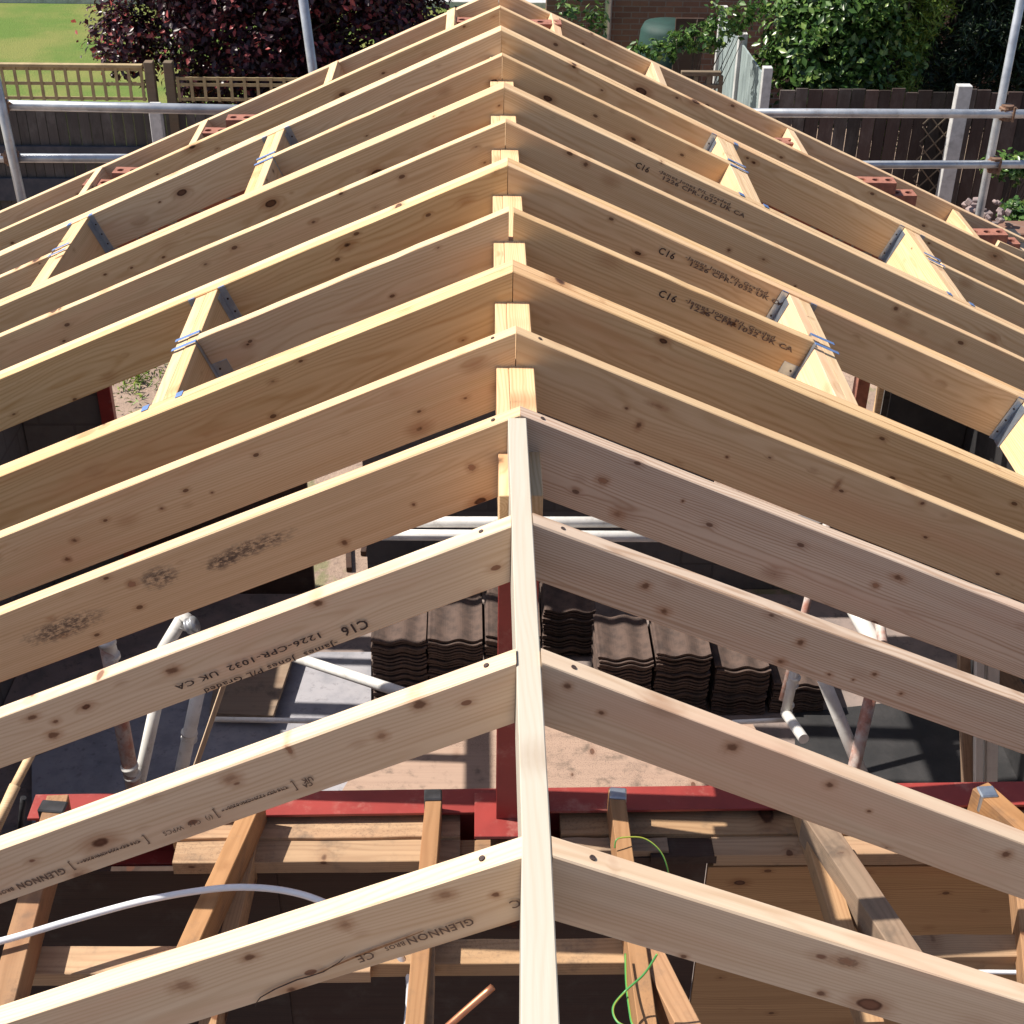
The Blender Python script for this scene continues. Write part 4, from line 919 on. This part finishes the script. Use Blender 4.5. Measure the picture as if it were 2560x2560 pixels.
# ------------------------------------------------------------------ foliage
def leaves_mesh(name, pts, nrm, size, jit=.5, aspect=.55):
    n = len(pts); ax = rng.normal(size=(n, 3)); ax /= np.linalg.norm(ax, axis=1)[:, None]
    nn = nrm + rng.normal(size=(n, 3)) * jit; nn /= np.linalg.norm(nn, axis=1)[:, None]
    t = np.cross(nn, ax); t /= np.linalg.norm(t, axis=1)[:, None] + 1e-9; b = np.cross(nn, t)
    s = (size * rng.uniform(.6, 1.3, n))[:, None]
    P0 = pts - t * s; P2 = pts + t * s; P1 = pts - b * s * aspect + nn * s * .18; P3 = pts + b * s * aspect + nn * s * .18
    V = np.stack([P0, P1, P2, P3], 1).reshape(-1, 3); me = bpy.data.meshes.new(name)
    me.vertices.add(n * 4); me.vertices.foreach_set('co', V.ravel())
    me.loops.add(n * 6); me.polygons.add(n * 2)
    base = np.arange(n)[:, None] * 4; me.loops.foreach_set('vertex_index', np.concatenate([base + 0, base + 1, base + 2, base + 0, base + 2, base + 3], 1).ravel())
    me.polygons.foreach_set('loop_start', np.arange(n * 2) * 3); me.polygons.foreach_set('loop_total', np.full(n * 2, 3)); me.update(calc_edges=True); return me
def crown_pts(c, r, nclump, per, spread, shell=.55):
    c = np.array(c); r = np.array(r); P, N = [], []
    for _ in range(nclump):
        d = rng.normal(size=3); d /= np.linalg.norm(d); rad = shell + (1 - shell) * rng.random(); rad *= rng.uniform(.85, 1.12)
        cc = c + d * r * rad; q = cc + rng.normal(size=(per, 3)) * spread; P.append(q)
        nn = np.tile(d, (per, 1)) * .7 + np.array([0, 0, .6]); N.append(nn)
    return np.concatenate(P), np.concatenate(N)
def plant(name, label, base, crowns, leaf, mat, nclump, per, spread, cat, trunk=.06, limbs=10, group=None, shell=.55, aspect=.55):
    e = empty(name, base); P, N = [], []
    for c, r, wgt in crowns:
        p, n = crown_pts(c, r, int(nclump * wgt), per, spread, shell); P.append(p); N.append(n)
    P = np.concatenate(P); N = np.concatenate(N); keep = P[:, 2] > .05; P = P[keep]; N = N[keep]
    link('crown', leaves_mesh('crown', P, N, leaf, aspect=aspect), mat, e)
    bm = bmesh.new(); tops = [Vector(c) for c, r, _ in crowns]; zc = max(t.z for t in tops)
    add_tube(bm, [(0, 0, 0), (.03, .02, zc * .35), (-.02, .03, zc * .7), (0, 0, zc)], [trunk, trunk * .85, trunk * .6, trunk * .3], 9)
    for k in range(limbs):
        c, r, _ = random.choice(crowns); h = random.uniform(.25, .7) * zc; d = Vector((random.gauss(0, 1), random.gauss(0, 1), random.uniform(.0, 1))).normalized()
        tip = Vector((c[0] + d.x * r[0] * .85, c[1] + d.y * r[1] * .85, c[2] + d.z * r[2] * .8)); mid = Vector((0, 0, h)).lerp(tip, .5) + Vector((0, 0, .08))
        add_tube(bm, [(0, 0, h), mid, tip], [trunk * .4, trunk * .25, trunk * .08], 6)
    link('trunk', finish(bm, 'trunk', True), BARK, e); tag(e, label, cat, group); return e
b0 = AY(500, 80, 12.9)
plant('purple_tree', 'dark purple leaved tree behind and over the trellis', (b0.x, 12.9, 0), [((-.1, 0, 2.0), (1.15, .9, 1.05), 1.0), ((1.0, .1, 2.1), (.95, .8, 1.0), .8), ((-.7, .1, 2.9), (1.0, .9, .9), .7), ((.6, 0, 3.0), (1.4, .9, .9), .9), ((-1.35, -.1, 2.05), (.35, .35, .35), .12)], .038, LPURP, 420, 34, .075, 'tree', .09, 24)
b1 = AY(1530, 80, 13.3)
plant('laurel_bush', 'bright green glossy bush behind the brown fence', (b1.x, 13.3, 0), [((.2, 0, 2.15), (.80, .8, 1.0), 1.0), ((-.25, .5, 2.9), (.55, .5, .5), .35), ((.6, .1, 1.9), (.6, .6, .6), .5), ((.35, .1, 3.0), (1.0, .7, .6), .5)], .045, LGREEN, 330, 30, .085, 'bush', .06, 16)
b2 = AY(1690, 90, 13.0)
plant('conifer', 'lime green conifer tips behind the bright green bush', (b2.x, 13.0, 0), [((0, 0, 2.0), (.28, .3, 1.3), 1.0), ((.35, -.1, 2.7), (.25, .3, .6), .4)], .04, LLIME, 110, 45, .06, 'tree', .06, 6, aspect=.22)
b3 = AY(1800, 60, 14.2)
plant('conifer', 'dark conifer hedge tree behind the tall pale post', (b3.x, 14.2, 0), [((0, 0, 2.2), (.9, .7, 1.7), 1.0), ((.7, .1, 2.6), (.7, .6, 1.5), .7)], .05, LCON, 420, 50, .075, 'tree', .09, 14, aspect=.22)
b4 = AY(1925, 60, 14.0)
plant('conifer', 'dark conifer at the upper right frame edge', (b4.x + .2, 14.0, 0), [((0, 0, 2.2), (.8, .7, 1.8), 1.0)], .05, LCON, 260, 50, .075, 'tree', .09, 10, aspect=.22)
b5 = AY(1072, 20, 10.5)
plant('young_shrub', 'small green shoots rising beyond the apex', (b5.x, 10.5, 0), [((0, 0, b5.z - .05), (.10, .1, .2), .5), ((.22, .0, b5.z - .1), (.10, .1, .22), .5)], .035, LGREEN, 22, 14, .03, 'shrub', .02, 6)
b6 = AY(1915, 335, 10.6)
plant('ivy', 'small leafy green growth on the right fence', (b6.x + .1, 10.9, 0), [((0, 0, b6.z), (.3, .12, .10), 1.0)], .03, LGREEN, 60, 16, .03, 'shrub', .02, 5)
b7 = AY(1920, 408, 9.9)
plant('low_shrub', 'low green shrub right of the pinkish heap', (b7.x + .15, 9.9, 0), [((0, 0, b7.z - .02), (.35, .2, .14), 1.0)], .03, LGREEN, 90, 18, .035, 'shrub', .02, 6)
b8 = AY(1245, 95, 12.5)
plant('climber', 'pale green spray reaching left from the bright green bush', (b8.x + .35, 12.5, 0), [((-.35, 0, b8.z), (.28, .15, .07), .5), ((0, 0, b8.z + .12), (.3, .2, .12), .6), ((.3, 0, b8.z + .3), (.3, .2, .15), .6)], .035, LGREEN, 50, 14, .03, 'shrub', .02, 8)
# hedge beyond the lawn at the far left
pts = np.stack([rng.uniform(-14, 3, 9000), rng.uniform(27, 28.2, 9000), rng.uniform(0, 5, 9000)], 1)
o = link('hedge', leaves_mesh('hedge', pts, np.tile([0, -.5, .8], (9000, 1)), .16), LCON); tag(o, 'dark tall hedge beyond the lawn and road', 'hedge', kind=None)
# weeds on the sandy ground outside the left opening
cw = AZ(262, 722, -4.0); n = 260; ang = rng.uniform(0, 2 * math.pi, n); rr_ = np.abs(rng.normal(0, .16, n))
pts = np.stack([cw.x + np.cos(ang) * rr_ * 1.2, cw.y + np.sin(ang) * rr_ * 1.8, rng.uniform(.01, .09, n)], 1)
o = link('weeds', leaves_mesh('weeds', pts, np.tile([0, 0, 1.], (n, 1)), .035, .9, .2), LLIME); tag(o, 'green weeds on the sandy ground outside the left opening', 'weeds', kind='stuff')
